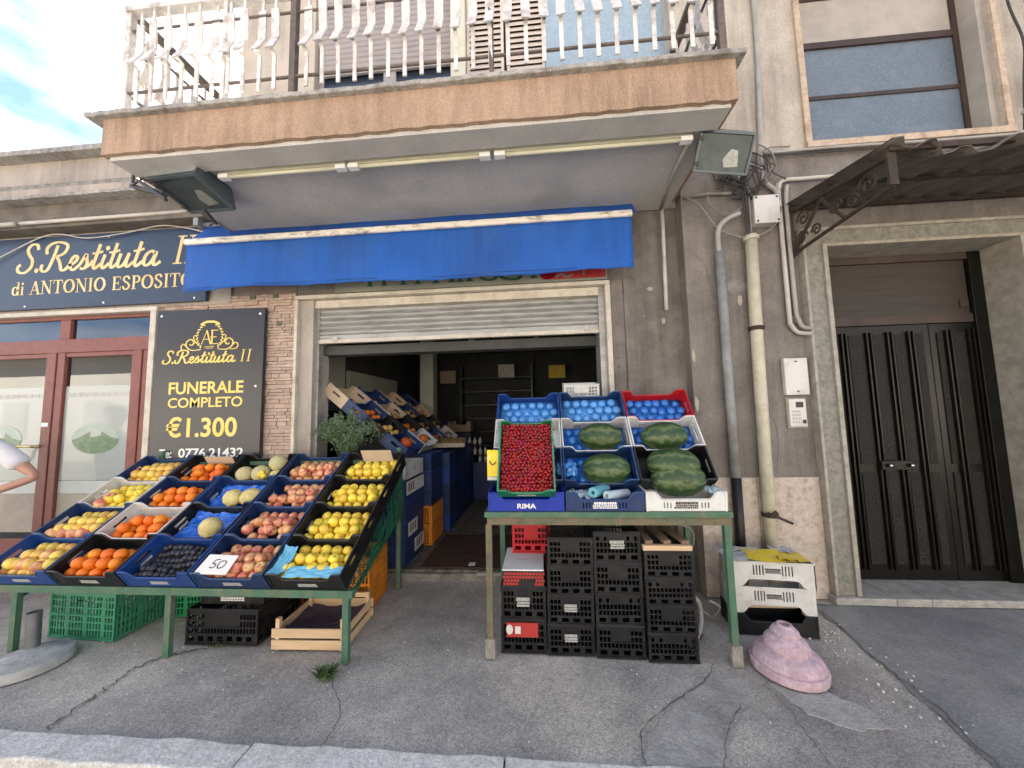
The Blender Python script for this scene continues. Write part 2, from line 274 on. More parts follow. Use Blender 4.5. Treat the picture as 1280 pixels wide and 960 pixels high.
mat('lamp_glass', (.03, .045, .05), (.05, .068, .072), scale=9, rough=.25, spec=.35)
mat('lamp_reflector', (.22, .235, .22), (.3, .31, .28), scale=40, rough=.35, metal=.3)
mat('tube_cream', (.62, .6, .46), (.56, .54, .41), rough=.4, coord='World')
mat('door_black', (.005, .0047, .004), (.008, .0075, .006), scale=9, rough=.3, spec=.25, stain=(.022, .019, .016), stain_amt=.4, stain_scale=4, coord='World')
mat('door_texture', (.022, .019, .016), (.013, .012, .01), scale=70, rough=.45, spec=.2, bump=.8, bscale=90, stain=(.03, .026, .021), stain_amt=.6, stain_scale=5, coord='World')
mat('transom_wood', (.045, .035, .029), (.034, .027, .022), scale=5, rough=.6, stretch=(.6, 1, 10), stain=(.06, .04, .03), stain_amt=.4, coord='World')
mat('canopy_sheet', (.19, .165, .145), (.13, .112, .10), scale=6, rough=.7, bump=.4, stain=(.07, .055, .045), stain_amt=.7, stain_scale=5, coord='World')
mat('leaf_green', (.13, .20, .10), (.19, .26, .155), scale=9, rough=.6, rand=.2)
mat('weed_green', (.055, .105, .03), (.09, .14, .045), scale=30, rough=.7)
mat('terracotta', (.05, .05, .052), rough=.6)
mat('skin', (.52, .29, .21), (.46, .245, .175), scale=12, rough=.5, sub=.08)
mat('tshirt', (.74, .73, .75), (.68, .67, .70), scale=5, rough=.85, bump=.5, bscale=18)
mat('trousers', (.045, .05, .065), rough=.85); mat('hair', (.04, .028, .02), rough=.6); mat('shoe', (.03, .03, .03), rough=.5)
mat('spot_white', (.75, .74, .72), rough=.35)
mat('letter_green', (.035, .10, .05), rough=.5); mat('sign_cream', (.27, .27, .225), (.22, .22, .18), rough=.5, scale=4, coord='World'); mat('sign_red', (.42, .035, .03), (.34, .03, .028), rough=.5, scale=8)
mat('opposite_plaster', (.74, .68, .58), (.68, .62, .52), scale=.6, rough=.9, coord='World'); mat('roof_tile', (.30, .13, .075), (.22, .1, .06), scale=3, rough=.9, coord='World')
mat('pebble_white', (.68, .66, .62), rough=.8)
fruit_mat('yellow_apple', [(.3, (.86, .58, .045)), (.55, (.87, .64, .075)), (.75, (.70, .60, .085))], 3, .35, .14, .012)
fruit_mat('yellow_pear', [(.3, (.80, .48, .045)), (.52, (.82, .56, .13)), (.72, (.62, .26, .06))], 2, .4, .15, .015)
fruit_mat('red_apple', [(.28, (.46, .09, .06)), (.46, (.62, .22, .13)), (.62, (.76, .47, .22))], 2.2, .36, .16, .02)
fruit_mat('orange_skin', [(.3, (.83, .17, .008)), (.7, (.86, .24, .014))], 2, .42, .12, .012, bump=420)
fruit_mat('melon_skin', [(.3, (.55, .46, .20)), (.7, (.46, .44, .23))], 1.5, .75, .1, .01, net=34, bump=150)
fruit_mat('canary_skin', [(.3, (.66, .56, .24)), (.7, (.56, .47, .19))], 1.5, .6, .1, .01, stripes=5, bump=120)
fruit_mat('watermelon_skin', [(.0, (.022, .054, .017)), (.4, (.033, .07, .022)), (.75, (.058, .10, .034)), (1, (.115, .145, .06))], 3.2, .42, .08, .008, stripes=7)
fruit_mat('plum_skin', [(.3, (.011, .012, .022)), (.7, (.035, .037, .05))], 3, .45, .2, .01)
fruit_mat('cherry_skin', [(.3, (.17, .004, .012)), (.6, (.33, .01, .022)), (.8, (.1, .002, .008))], 6, .16, .35, .012)
fruit_mat('squash_skin', [(.3, (.68, .16, .02)), (.7, (.55, .11, .02))], 1.5, .45, .1, .01, stripes=9)
fruit_mat('nut_brown', [(.3, (.28, .16, .06)), (.7, (.4, .26, .11))], 4, .7, .25, .01)

# ------------------------------------------------------------------ mesh builder
class B:
    def __init__(s): s.v = []; s.f = []; s.M = None
    def add(s, vs, fs):
        k = len(s.v)
        s.v += [tuple(s.M @ Vector(p)) for p in vs] if s.M else [tuple(p) for p in vs]
        s.f += [tuple(i+k for i in f) for f in fs]
    def box(s, a, b):
        x0, y0, z0 = a; x1, y1, z1 = b
        s.add([(x0, y0, z0), (x1, y0, z0), (x1, y1, z0), (x0, y1, z0), (x0, y0, z1), (x1, y0, z1), (x1, y1, z1), (x0, y1, z1)],
              [(3, 2, 1, 0), (4, 5, 6, 7), (0, 1, 5, 4), (1, 2, 6, 5), (2, 3, 7, 6), (3, 0, 4, 7)])
        return s
    def bar(s, p, q, wx, wy, up=(0, 0, 1)):
        p, q = Vector(p), Vector(q); d = (q-p).normalized(); u = Vector(up)
        if abs(d.dot(u)) > .95: u = Vector((0, 1, 0))
        a = d.cross(u).normalized(); b = a.cross(d).normalized()
        vs = [c+a*(sx*wx/2)+b*(sy*wy/2) for c in (p, q) for sx, sy in ((-1, -1), (1, -1), (1, 1), (-1, 1))]
        s.add(vs, [(3, 2, 1, 0), (4, 5, 6, 7), (0, 1, 5, 4), (1, 2, 6, 5), (2, 3, 7, 6), (3, 0, 4, 7)]); return s
    def tube(s, pts, r, n=8, caps=True):
        pts = [Vector(p) for p in pts]; rr = r if isinstance(r, (list, tuple)) else [r]*len(pts)
        rings = []; pa = None
        for i, p in enumerate(pts):
            d = (pts[min(i+1, len(pts)-1)]-pts[max(i-1, 0)]).normalized()
            a = pa-d*pa.dot(d) if pa is not None else None
            if a is None or a.length < 1e-4: a = d.orthogonal()
            a.normalize(); pa = a; b = d.cross(a)
            rings.append([p+(a*math.cos(t)+b*math.sin(t))*rr[i] for t in [2*math.pi*k/n for k in range(n)]])
        fs = [(i*n+k, i*n+(k+1) % n, (i+1)*n+(k+1) % n, (i+1)*n+k) for i in range(len(pts)-1) for k in range(n)]
        if caps: fs += [tuple(range(n-1, -1, -1)), tuple((len(pts)-1)*n+k for k in range(n))]
        s.add([v for rg in rings for v in rg], fs); return s
    def lathe(s, prof, n=24, c=(0, 0, 0), sx=1, sy=1, close=True):
        vs = [(c[0]+r*math.cos(2*math.pi*k/n)*sx, c[1]+r*math.sin(2*math.pi*k/n)*sy, c[2]+z) for r, z in prof for k in range(n)]
        fs = [(i*n+k, i*n+(k+1) % n, (i+1)*n+(k+1) % n, (i+1)*n+k) for i in range(len(prof)-1) for k in range(n)]
        if close: fs += [tuple(range(n-1, -1, -1)), tuple((len(prof)-1)*n+k for k in range(n))]
        s.add(vs, fs); return s
    def prism(s, poly, y0, y1, axis='Y'):
        """polygon in the XZ plane (axis Y) or XY plane (axis Z) extruded between y0 and y1"""
        n = len(poly)
        P3 = (lambda p, t: (p[0], t, p[1])) if axis == 'Y' else ((lambda p, t: (p[0], p[1], t)) if axis == 'Z' else (lambda p, t: (t, p[0], p[1])))
        s.add([P3(p, y0) for p in poly]+[P3(p, y1) for p in poly],
              [tuple(range(n)), tuple(range(2*n-1, n-1, -1))]+[(i, i+n, (i+1) % n+n, (i+1) % n) for i in range(n)]); return s
    def panel(s, xs, zs, holes, T, th, top=None, bot=None):
        """wall panel on a grid with open cells; T maps (x, z, t) to 3D"""
        nx, nz = len(xs), len(zs)
        def z(i, j):
            if j == nz-1 and top: return top(xs[i])
            if j == 0 and bot: return bot(xs[i])
            return zs[j]
        vs = [T(xs[i], z(i, j), t) for t in (0, th) for j in range(nz) for i in range(nx)]
        I = lambda i, j, t: t*nx*nz+j*nx+i
        solid = lambda i, j: 0 <= i < nx-1 and 0 <= j < nz-1 and (i, j) not in holes
        fs = []
        for j in range(nz-1):
            for i in range(nx-1):
                if not solid(i, j): continue
                fs += [(I(i, j, 0), I(i+1, j, 0), I(i+1, j+1, 0), I(i, j+1, 0)), (I(i, j+1, 1), I(i+1, j+1, 1), I(i+1, j, 1), I(i, j, 1))]
                if not solid(i, j-1): fs.append((I(i, j, 0), I(i, j, 1), I(i+1, j, 1), I(i+1, j, 0)))
                if not solid(i, j+1): fs.append((I(i, j+1, 0), I(i+1, j+1, 0), I(i+1, j+1, 1), I(i, j+1, 1)))
                if not solid(i-1, j): fs.append((I(i, j, 0), I(i, j+1, 0), I(i, j+1, 1), I(i, j, 1)))
                if not solid(i+1, j): fs.append((I(i+1, j, 0), I(i+1, j, 1), I(i+1, j+1, 1), I(i+1, j+1, 0)))
        s.add(vs, fs); return s
    def mesh(s, name, m, smooth=False):
        me = bpy.data.meshes.new(name); me.from_pydata(s.v, [], s.f); me.validate(); me.update()
        if m: me.materials.append(MATS[m] if isinstance(m, str) else m)
        if smooth: me.polygons.foreach_set('use_smooth', [True]*len(me.polygons))
        return me
    def build(s, name, m, parent=None, smooth=False, world=True, bevel=0, sharp=0):
        o = bpy.data.objects.new(name, s.mesh(name, m, smooth)); COL.objects.link(o)
        if sharp: o.data.set_sharp_from_angle(angle=R(sharp))
        if parent:
            o.parent = parent
            if world: o.data.transform(parent_world(parent).inverted())
        if bevel:
            md = o.modifiers.new('edge', 'BEVEL'); md.width = bevel; md.segments = 2; md.limit_method = 'ANGLE'
        return o
def local_matrix(o): return Matrix.Translation(o.location) @ o.rotation_euler.to_matrix().to_4x4() @ Matrix.Diagonal((*o.scale, 1))
def parent_world(o):
    m = local_matrix(o)
    while o.parent: o = o.parent; m = local_matrix(o) @ m
    return m
def tag(o, label=None, cat=None, group=None, kind=None):
    if label: o['label'] = label
    if cat: o['category'] = cat
    if group: o['group'] = group
    if kind: o['kind'] = kind
    return o
def thing(name, label, cat, loc=(0, 0, 0), rot=(0, 0, 0), group=None):
    o = bpy.data.objects.new(name, None); o.empty_display_size = .1; COL.objects.link(o)
    o.location = loc; o.rotation_euler = rot
    tag(o, label, cat, group, 'thing'); return o
def inst(name, me, loc, rot=(0, 0, 0), scale=(1, 1, 1), parent=None):
    o = bpy.data.objects.new(name, me); COL.objects.link(o); o.location = loc; o.rotation_euler = rot; o.scale = scale
    if parent: o.parent = parent
    return o
def copy_tree(o, parent=None):
    c = o.copy(); COL.objects.link(c)
    if parent: c.parent = parent
    for ch in list(o.children): copy_tree(ch, c)
    return c
def spline(pts, k=6, closed=False):
    pts = [Vector(p) for p in pts]; n = len(pts); res = []
    for i in range(n-1):
        p0, p1, p2, p3 = pts[max(i-1, 0)], pts[i], pts[i+1], pts[min(i+2, n-1)]
        for j in range(k):
            t = j/k
            res.append(.5*((2*p1)+(p2-p0)*t+(2*p0-5*p1+4*p2-p3)*t*t+(3*p1-p0-3*p2+p3)*t**3))
    res.append(pts[-1]); return res
def rot2(th): return Matrix.Rotation(th, 4, 'X')

# ================================================================== GROUND
rnd = random.Random(3)
g = B(); g.box((-400, -400, -.6), (400, 400, -.14)); tag(g.build('road', 'asphalt_road'), kind='structure')
def flat_sheet(name, poly, z, m, th=.02):
    b = B(); b.prism(poly, z-th, z, 'Z'); return tag(b.build(name, m), kind='structure')
def rough_poly(pts, amp, k=5, seed=1):
    r = random.Random(seed); res = []
    for i in range(len(pts)):
        p, q = Vector(pts[i]), Vector(pts[(i+1) % len(pts)])
        for j in range(k):
            a = p.lerp(q, j/k); res.append((a.x+r.uniform(-amp, amp), a.y+r.uniform(-amp, amp)))
    return res
# pavement with a gently uneven surface
b = B(); NX, NY = 150, 24
hx = [(-16+32*i/NX) for i in range(NX+1)]; hy = [1.66+(3.42-1.66)*j/NY for j in range(NY+1)]
def hz(x, y):
    e = min(1, (y-1.66)/.2, (3.3-y)/.2)
    return max(0, e)*.0015*(math.sin(x*3.1+y*2.2)+math.sin(x*7.3-y*5.1)+.6*math.sin(x*15.7+y*11.3))-.0085
b.add([(x, y, hz(x, y)) for y in hy for x in hx], [(j*(NX+1)+i, j*(NX+1)+i+1, (j+1)*(NX+1)+i+1, (j+1)*(NX+1)+i) for j in range(NY) for i in range(NX)])
b.box((-16, 1.66, -.14), (16, 3.42, -.03))
tag(b.build('pavement', 'asphalt_pavement', smooth=False), kind='structure')
# kerb of separate stones
kb = bpy.data.objects.new('kerb', None); COL.objects.link(kb); kb.location = (0, 1.57, 0); tag(kb, kind='structure')
edges = [-9.2, -7.9, -6.6, -5.2, -3.95, -2.62, -1.37, -.2, .95, 2.1, 3.3, 4.5]
for i in range(len(edges)-1):
    x0, x1 = edges[i]+.004, edges[i+1]-.004
    b = B(); n = 10
    front = [(x0+(x1-x0)*k/n, 1.53+rnd.uniform(-.012, .008)) for k in range(n+1)]
    back = [(x1-(x1-x0)*k/n, 1.665+rnd.uniform(-.012, .008)) for k in range(n+1)]
    b.prism(front+back, -.2, .008+rnd.uniform(-.003, .003), 'Z'); b.build('kerb_stone', 'kerb_stone', kb, bevel=.008)
# darker newer asphalt to the right, cement patches, cracks
flat_sheet('asphalt_patch', rough_poly([(2.02, 3.0), (1.93, 2.3), (1.82, 1.67), (9, 1.67), (9, 2.98)], .015, 8, 4), .0, 'asphalt_dark', .008)
flat_sheet('cement_patch', rough_poly([(1.20, 2.16), (1.42, 2.16), (1.58, 2.02), (1.60, 1.90), (1.44, 1.89), (1.27, 1.98)], .012, 5, 5), -.002, 'cement', .006)
flat_sheet('cement_patch', rough_poly([(.84, 2.2), (1.05, 2.18), (1.03, 2.02), (.86, 1.86), (.74, 1.67), (.40, 1.67), (.47, 1.84), (.66, 2.0)], .012, 5, 6), -.003, 'cement', .006)
def crack(pts, wd, seed, z=.002, m='crack_dirt'):
    r = random.Random(seed); P2 = [Vector((p[0], p[1], 0)) for p in pts]; P2 = spline(P2, 9)
    left, right = [], []
    for i, p in enumerate(P2):
        d = (P2[min(i+1, len(P2)-1)]-P2[max(i-1, 0)]).normalized(); a = Vector((-d.y, d.x, 0))
        j = a*r.uniform(-wd, wd)*.9; w_ = wd*r.uniform(.25, 1.0)
        left.append(p+j+a*w_/2); right.append(p+j-a*w_/2)
    b = B(); n = len(left)
    b.add([(p.x, p.y, z) for p in left]+[(p.x, p.y, z) for p in right], [(i+n, i+1+n, i+1, i) for i in range(n-1)])
    return tag(b.build('pavement_crack', m), kind='structure')
crack([(-2.48, 1.68), (-2.50, 1.9), (-2.52, 2.07), (-2.44, 2.2), (-2.25, 2.3), (-2.06, 2.36), (-1.9, 2.5), (-1.85, 2.9)], .022, 1)
crack([(.40, 1.67), (.44, 1.84), (.62, 1.99), (.86, 2.16), (.98, 2.3)], .008, 2)
crack([(.72, 1.67), (.84, 1.86), (.97, 2.0)], .006, 3, .0035)
crack([(1.17, 1.67), (1.18, 1.86), (1.19, 2.02), (1.16, 2.15)], .006, 4, .0045)
crack([(1.83, 1.67), (1.92, 2.05), (1.94, 2.35), (2.02, 2.9)], .014, 5, .0035)
crack([(-1.05, 1.67), (-1.06, 1.85), (-1.24, 2.07), (-1.22, 2.2)], .006, 6)
crack([(-2.0, 2.36), (-1.75, 2.33), (-1.5, 2.28)], .009, 7)
crack([(-6, 3.13), (-4, 3.135), (-2.4, 3.14)], .015, 8); crack([(-1.2, 3.33), (-.7, 3.335), (.3, 3.33), (1.2, 3.18), (1.3, 3.05)], .02, 9)
crack([(1.3, 3.05), (2.0, 3.06), (2.2, 2.985), (4.6, 2.975)], .018, 10, .0035)

# ================================================================== SHOP BUILDING with balcony
A = thing('shop_building', 'tall building with peach balcony above the open fruit shop', 'building', (-.9, 3.2, 0))
YA = 3.2
b = B()
b.box((.664, YA, 0), (.775, YA+.35, 2.70)); b.box((.785, YA, 0), (1.31, YA+.35, 2.70)); b.box((.775, YA+.012, 0), (.785, YA+.3, 2.70))
b.box((-2.37, YA+.02, 2.70), (1.31, YA+.35, 3.36))
b.build('front_wall', 'grey_wall_shop', A)
# stone cladding: backing + single stones
b = B(); b.box((-3.05, YA+.018, 0), (-2.372, YA+.35, 3.34)); b.box((-3.8, YA+.018, 2.45), (-3.05, YA+.35, 2.74))
clad = b.build('cladding', 'mortar', A)
rs = random.Random(11); stone_meshes = []
def stones(x0, x1, z0, z1):
    z = z0
    while z < z1-.01:
        h = rs.choice((.026, .03, .034, .045)); x = x0-rs.uniform(0, .08)
        while x < x1-.008:
            wd = rs.uniform(.06, .17); xa, xb = max(x, x0), min(x+wd, x1)
            if xb-xa > .014:
                d = rs.uniform(.010, .022); j = lambda: rs.uniform(-.002, .002)
                q = B(); y = YA+.02; y0 = y-d
                zt = min(z+h-.003, z1)
                vs = [(xa+.002+j(), y0+j(), z+.002+j()), (xb-.003+j(), y0+j(), z+.002+j()), (xb-.003+j(), y0+j(), zt+j()), (xa+.002+j(), y0+j(), zt+j()),
                      (xa, y+.004, z), (xb-.002, y+.004, z), (xb-.002, y+.004, zt+.001), (xa, y+.004, zt+.001)]
                q.add(vs, [(0, 1, 2, 3), (0, 4, 5, 1), (1, 5, 6, 2), (2, 6, 7, 3), (3, 7, 4, 0)]); q.build('stone', 'stone_cladding', clad)
            x += wd
        z += h
stones(-2.66, -2.372, 1.0, 2.735); stones(-3.3, -2.66, 2.6, 2.735); stones(-3.8, -3.3, 2.6, 2.68)
# small junction holes in the cladding
for x, z in ((-2.53, 2.43), (-2.82, 2.71), (-2.58, 2.71)):
    q = B(); q.box((x-.028, YA-.006, z-.02), (x+.028, YA+.02, z+.02)); q.build('wall_hole', 'crack_dirt', clad)
# opening trims
q = B(); q.box((-2.371, YA-.014, .05), (-2.338, YA+.1, 2.662)); q.box((.618, YA-.014, .05), (.662, YA+.1, 2.662)); q.box((-2.371, YA-.016, 2.664), (.662, YA+.1, 2.70)); q.build('opening_trim', 'white_trim', A, bevel=.004)
q = B(); q.box((-2.337, YA+.03, .05), (-2.2, YA+.3, 2.66)); q.build('left_reveal', 'left_plaster', A)
q = B(); q.box((.562, YA+.05, .05), (.616, YA+.3, 2.66)); q.build('shutter_guide', 'steel_shutter', A)
q = B(); q.box((-2.2, YA+.08, .05), (-2.17, YA+.14, 2.66)); q.build('shutter_guide', 'steel_shutter', A)
q = B(); q.box((-2.2, YA+.05, 2.585), (.562, YA+.3, 2.66)); q.build('shutter_housing', 'white_trim', A)
# roller shutter: slats of its own
sh = bpy.data.objects.new('roller_shutter', None); COL.objects.link(sh); sh.parent = A; sh.location = (0, .1, 0)
z = 2.585
for i in range(5):
    h = .052; q = B(); n = 7
    prof = [(YA+.10+.016*math.cos(math.pi*(k/n-.5))*-1, z-h*(k/n)) for k in range(n+1)]
    prof += [(YA+.13, z-h), (YA+.13, z)]
    q.prism([(p[0], p[1]) for p in prof], -2.17, .562, 'X'); q.build('slat', 'steel_shutter', sh, smooth=False); z -= h+.002
q = B(); q.box((-2.17, YA+.088, 2.272), (.562, YA+.115, z)); q.build('bottom_rail', 'steel_shutter', sh)
q = B(); q.box((-2.17, YA+.078, 2.236), (.562, YA+.125, 2.271)); q.box((-2.02, YA+.06, 2.262), (-1.97, YA+.08, 2.29)); q.box((.43, YA+.06, 2.262), (.46, YA+.08, 2.29)); q.build('bottom_bar', 'white_trim', sh)
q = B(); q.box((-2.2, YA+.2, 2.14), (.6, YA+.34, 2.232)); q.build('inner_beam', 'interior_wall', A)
# upper storey wall with its openings
b = B()
for (x0, x1, z0, z1) in ((-3.05, -2.24, 3.36, 9.2), (-2.24, .15, 6.2, 9.2), (.15, 1.53, 6.2, 9.2), (1.53, 1.98, 3.36, 9.2), (-2.24, 1.53, 3.36, 3.62)):
    b.box((x0, YA, z0), (x1, YA+.3, z1))
b.build('upper_wall', 'cream_plaster', A)
b = B(); b.box((-3.05, YA+.3, 3.36), (-2.9, 12, 9.2)); b.box((-2.9, 11.8, 3.36), (1.98, 12, 9.2)); b.box((1.9, YA+.3, 0), (1.98, 11.8, 9.2)); b.build('rear_wall', 'cream_plaster', A)
b = B(); b.box((-3.2, YA-.15, 9.2), (2.0, 12.1, 9.45)); b.build('roof', 'old_concrete', A)
# grey roller shutter on balcony door, lowered part way
rs2 = bpy.data.objects.new('balcony_shutter', None); COL.objects.link(rs2); rs2.parent = A
z = 5.075; q = B(); q.box((-2.22, YA+.05, z), (-.80, YA+.075, z+.06)); q.build('bottom_bar', 'shutter_grey', rs2); z += .063
while z < 6.2:
    q = B(); q.prism([(YA+.062, z), (YA+.05, z+.01), (YA+.046, z+.03), (YA+.052, z+.05), (YA+.062, z+.054), (YA+.075, z+.03)], -2.22, -.80, 'X'); q.build('slat', 'shutter_grey', rs2); z += .06
q = B(); q.box((-2.24, YA+.1, 3.62), (-.78, YA+.12, 5.3)); q.build('balcony_door_glass', 'dark_glass', A)
q = B(); q.box((-1.53, YA+.07, 3.62), (-1.40, YA+.099, 5.2)); q.box((-2.24, YA+.08, 3.62), (-2.19, YA+.099, 5.2)); q.build('balcony_door_frame', 'shutter_grey', A)
q = B(); q.box((-.795, YA-.03, 3.62), (-.645, YA+.2, 6.2)); q.build('window_post', 'tube_cream', A, bevel=.006)
cs = bpy.data.objects.new('louvred_shutter', None); COL.objects.link(cs); cs.parent = A
for (x0, x1) in ((-.64, -.265), (-.235, .145)):
    q = B(); q.box((x0, YA+.03, 3.62), (x0+.028, YA+.07, 6.2)); q.box((x1-.028, YA+.03, 3.62), (x1, YA+.07, 6.2)); q.build('stile', 'shutter_cream', cs)
    z = 4.6
    while z < 6.15:
        q = B(); q.prism([(YA+.034, z), (YA+.028, z+.01), (YA+.058, z+.068), (YA+.066, z+.062)], x0+.028, x1-.028, 'X'); q.build('louvre', 'shutter_cream', cs); z += .062
q = B(); q.box((-.64, YA+.09, 3.62), (.145, YA+.1, 6.2)); q.build('shutter_back', 'brown_frame', A)
q = B(); q.box((.15, YA+.01, 3.62), (1.53, YA+.06, 6.2)); q.build('blue_wall_panel', 'pale_blue_panel', A)
# balcony
YF = 2.05
b = B(); b.box((-2.95, YF+.03, 3.345), (1.21, YA, 3.595)); b.build('balcony_slab', 'soffit_plaster', A)
n = 60; xs = [-2.97+4.20*i/n for i in range(n+1)]; rr = random.Random(5); low = [3.338+rr.uniform(-.006, .006) for _ in xs]
b = B(); b.prism(list(zip(xs, low))+[(1.23, 3.6), (-2.97, 3.6)], YF, YF+.028); b.box((-2.97, YF+.028, 3.338), (-2.951, YA, 3.6)); b.box((1.211, YF+.028, 3.338), (1.23, YA-.12, 3.6)); b.build('balcony_fascia', 'peach_plaster', A)
b = B(); b.box((-2.94, YF+.03, 3.315), (1.2, YF+.2, 3.346)); b.build('soffit_beam', 'soffit_plaster', A)
n = 70; rr = random.Random(8); xs = [-3.07+4.35*i/n for i in range(n+1)]
b = B(); b.prism([(x, 2.01+rr.uniform(-.004, .006)) for x in xs]+[(1.28, YA-.12), (1.2, YA), (-3.07, YA)], 3.6, 3.632, 'Z'); b.build('balcony_coping', 'coping_stone', A, bevel=.006)
# railing
rl = bpy.data.objects.new('balcony_railing', None); COL.objects.link(rl); rl.parent = A
YR = 2.07; XL, XR = -2.84, 1.17
q = B(); q.box((XL-.02, YR-.03, 4.41), (XR+.02, YR+.03, 4.45)); q.build('top_rail', 'railing_paint', rl)
q = B(); q.bar((XL, YR, 4.43), (XL, YA, 4.43), .055, .035); q.build('side_top_rail', 'rail_iron', rl)
q = B(); q.bar((XR, YR, 4.43), (XR, YA-.1, 4.43), .055, .035); q.build('side_top_rail', 'rail_iron', rl)
q = B(); q.tube([(XL, YR, 3.80), (-2.0, YR, 3.80), (XR, YR, 3.80)], .011, 6); q.tube([(XL, YR, 4.28), (XR, YR, 4.28)], .009, 6); q.build('mid_rail', 'rail_iron', rl)
q = B(); q.tube([(XL, YR, 3.80), (XL, YA, 3.80)], .011, 6); q.tube([(XL, YR, 4.28), (XL, YA, 4.28)], .009, 6); q.tube([(XR, YR, 3.80), (XR, YA-.1, 3.80)], .011, 6); q.tube([(XR, YR, 4.2), (XR, YA-.1, 4.2)], .009, 6); q.build('side_mid_rail', 'rail_iron', rl)
for x in (XL, -2.10, -1.60, -.25, XR):
    q = B(); m_ = 'railing_paint' if x < -1.7 else 'rail_iron'; hw = .014 if x in (-2.10, -.25) else .02
    q.box((x-hw, YR-.018, 3.632), (x+hw, YR+.022, 4.42)); q.build('post', m_, rl)
def baluster(dx, dy):
    """goose-breast bar: thin top, broad bent flat, thin foot; bulge direction (dx, dy)"""
    q = B(); side = Vector((-dy, dx, 0)); o = Vector((dx, dy, 0)); Z = Vector((0, 0, 1))
    q.bar(Z*.79, Z*.64, .018, .010, up=tuple(o))
    def strip(path, wd, th):
        vs = []
        for (k, z_) in path:
            c = o*k+Z*z_
            vs += [c-side*wd/2, c+side*wd/2, c+side*wd/2+o*th, c-side*wd/2+o*th]
        n_ = len(path); fs = [(0, 1, 2, 3), (4*n_-1, 4*n_-2, 4*n_-3, 4*n_-4)]
        for i in range(n_-1):
            for a in range(4): fs.append((4*i+a, 4*i+4+a, 4*i+4+(a+1) % 4, 4*i+(a+1) % 4))
        q.add(vs, fs)
    strip([(.0, .67), (-.002, .60), (-.008, .465), (.05, .325)], .058, .010)
    strip([(.046, .335), (.02, .335), (.002, .325), (0, .30), (0, .07)], .026, .010)
    return q
bal_f = baluster(0, -1).mesh('baluster', 'railing_paint'); bal_l = baluster(-1, 0).mesh('baluster', 'railing_paint'); bal_r = baluster(1, 0).mesh('baluster', 'railing_paint')
rr = random.Random(9); x = XL+.09; i = 0
while x < XR-.04:
    if i not in (10,):
        o = inst('baluster', bal_f, (x-A.location.x, YR-A.location.y-.004, 3.645), (R(rr.uniform(-1.5, 1.5)), 0, R(rr.uniform(-6, 6))), (1, 1, 1+rr.uniform(-.02, .02)), rl)
    x += .1135; i += 1
for k in range(9):
    y = YR+.12+k*.115
    inst('baluster', bal_l, (XL-A.location.x, y-A.location.y, 3.645), (0, R(rr.uniform(-2, 2)), R(rr.uniform(-8, 8))), (1, 1, 1), rl)
    if k < 8: inst('baluster', bal_r, (XR-A.location.x, y-A.location.y, 3.645), (0, R(rr.uniform(-2, 2)), R(rr.uniform(-8, 8))), (1, 1, 1), rl)
# interior of the shop: room shell, step, floor, pillar
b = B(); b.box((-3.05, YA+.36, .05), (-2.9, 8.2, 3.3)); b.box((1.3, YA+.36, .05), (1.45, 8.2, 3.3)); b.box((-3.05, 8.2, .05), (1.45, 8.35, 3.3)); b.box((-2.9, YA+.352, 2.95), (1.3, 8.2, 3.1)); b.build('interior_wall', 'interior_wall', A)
q = B(); q.box((-2.899, 4.35, 1.6), (-2.86, 4.95, 2.9)); q.build('pale_wall_board', 'interior_light_wall', A)
q = B(); q.box((-2.899, 5.05, 1.5), (-2.84, 6.8, 2.2)); q.build('pale_wall_board', 'interior_light_wall', A)
q = B(); q.box((-2.16, 6.2, .05), (-1.92, 6.45, 2.95)); q.build('pillar', 'interior_light_wall', A)
q = B(); q.box((.95, 4.6, .05), (1.2, 4.9, 2.95)); q.build('pillar', 'interior_light_wall', A)
q = B(); q.box((-3.05, YA+.13, -.1), (1.3, 8.2, .075)); q.build('shop_floor', 'interior_floor', A)
n = 30; rr = random.Random(4); xs = [-2.2+2.8*i/n for i in range(n+1)]
q = B(); q.prism([(x, YA+.09+rr.uniform(-.012, .012)) for x in xs]+[(.6, YA+.2), (-2.2, YA+.2)], -.05, .055, 'Z'); q.build('door_step', 'old_concrete', A)
q = B(); q.box((-.62, YA+.07, .05), (.1, YA+.11, .078)); q.build('step_edge', 'threshold_stone', A)

# ================================================================== FUNERAL SHOP BUILDING
F = thing('funeral_shop_building', 'low flat-roofed cream shop with red-framed glass doors', 'building', (-5.2, 3.2, 0))
b = B(); b.box((-14, YA, 2.66), (-3.06, YA+.3, 4.36)); b.box((-14, YA, 0), (-9, YA+.3, 2.66)); b.box((-3.83, YA+.02, 0), (-3.06, YA+.3, 2.66))
b.build('front_wall', 'left_plaster', F)
b = B(); b.box((-14, YA-.12, 4.345), (-3.06, 9, 4.40)); b.build('roof', 'coping_stone', F)
b = B(); b.box((-14, 8.8, 0), (-3.06, 9, 4.34)); b.box((-14, YA+.3, 0), (-13.8, 8.8, 4.34)); b.build('rear_wall', 'left_plaster', F)
n = 90; rr = random.Random(6); xs = [-14+10.6*i/n for i in range(n+1)]
b = B(); b.prism([(x, 3.0+rr.uniform(-.012, .006)) for x in xs]+[(-3.4, YA), (-14, YA)], 3.88, 3.93, 'Z'); b.box((-14, 3.06, 3.93), (-3.4, YA, 3.98)); b.build('ledge', 'old_concrete', F)
b = B(); b.prism([(x, 2.94+rr.uniform(-.01, .006)) for x in xs]+[(-3.4, YA), (-14, YA)], 3.745, 3.775, 'Z'); b.build('lower_ledge', 'coping_stone', F)
b = B(); b.box((-14, 3.05, 3.50), (-3.25, YA, 3.74)); b.build('shutter_box', 'lobby_dark', F)
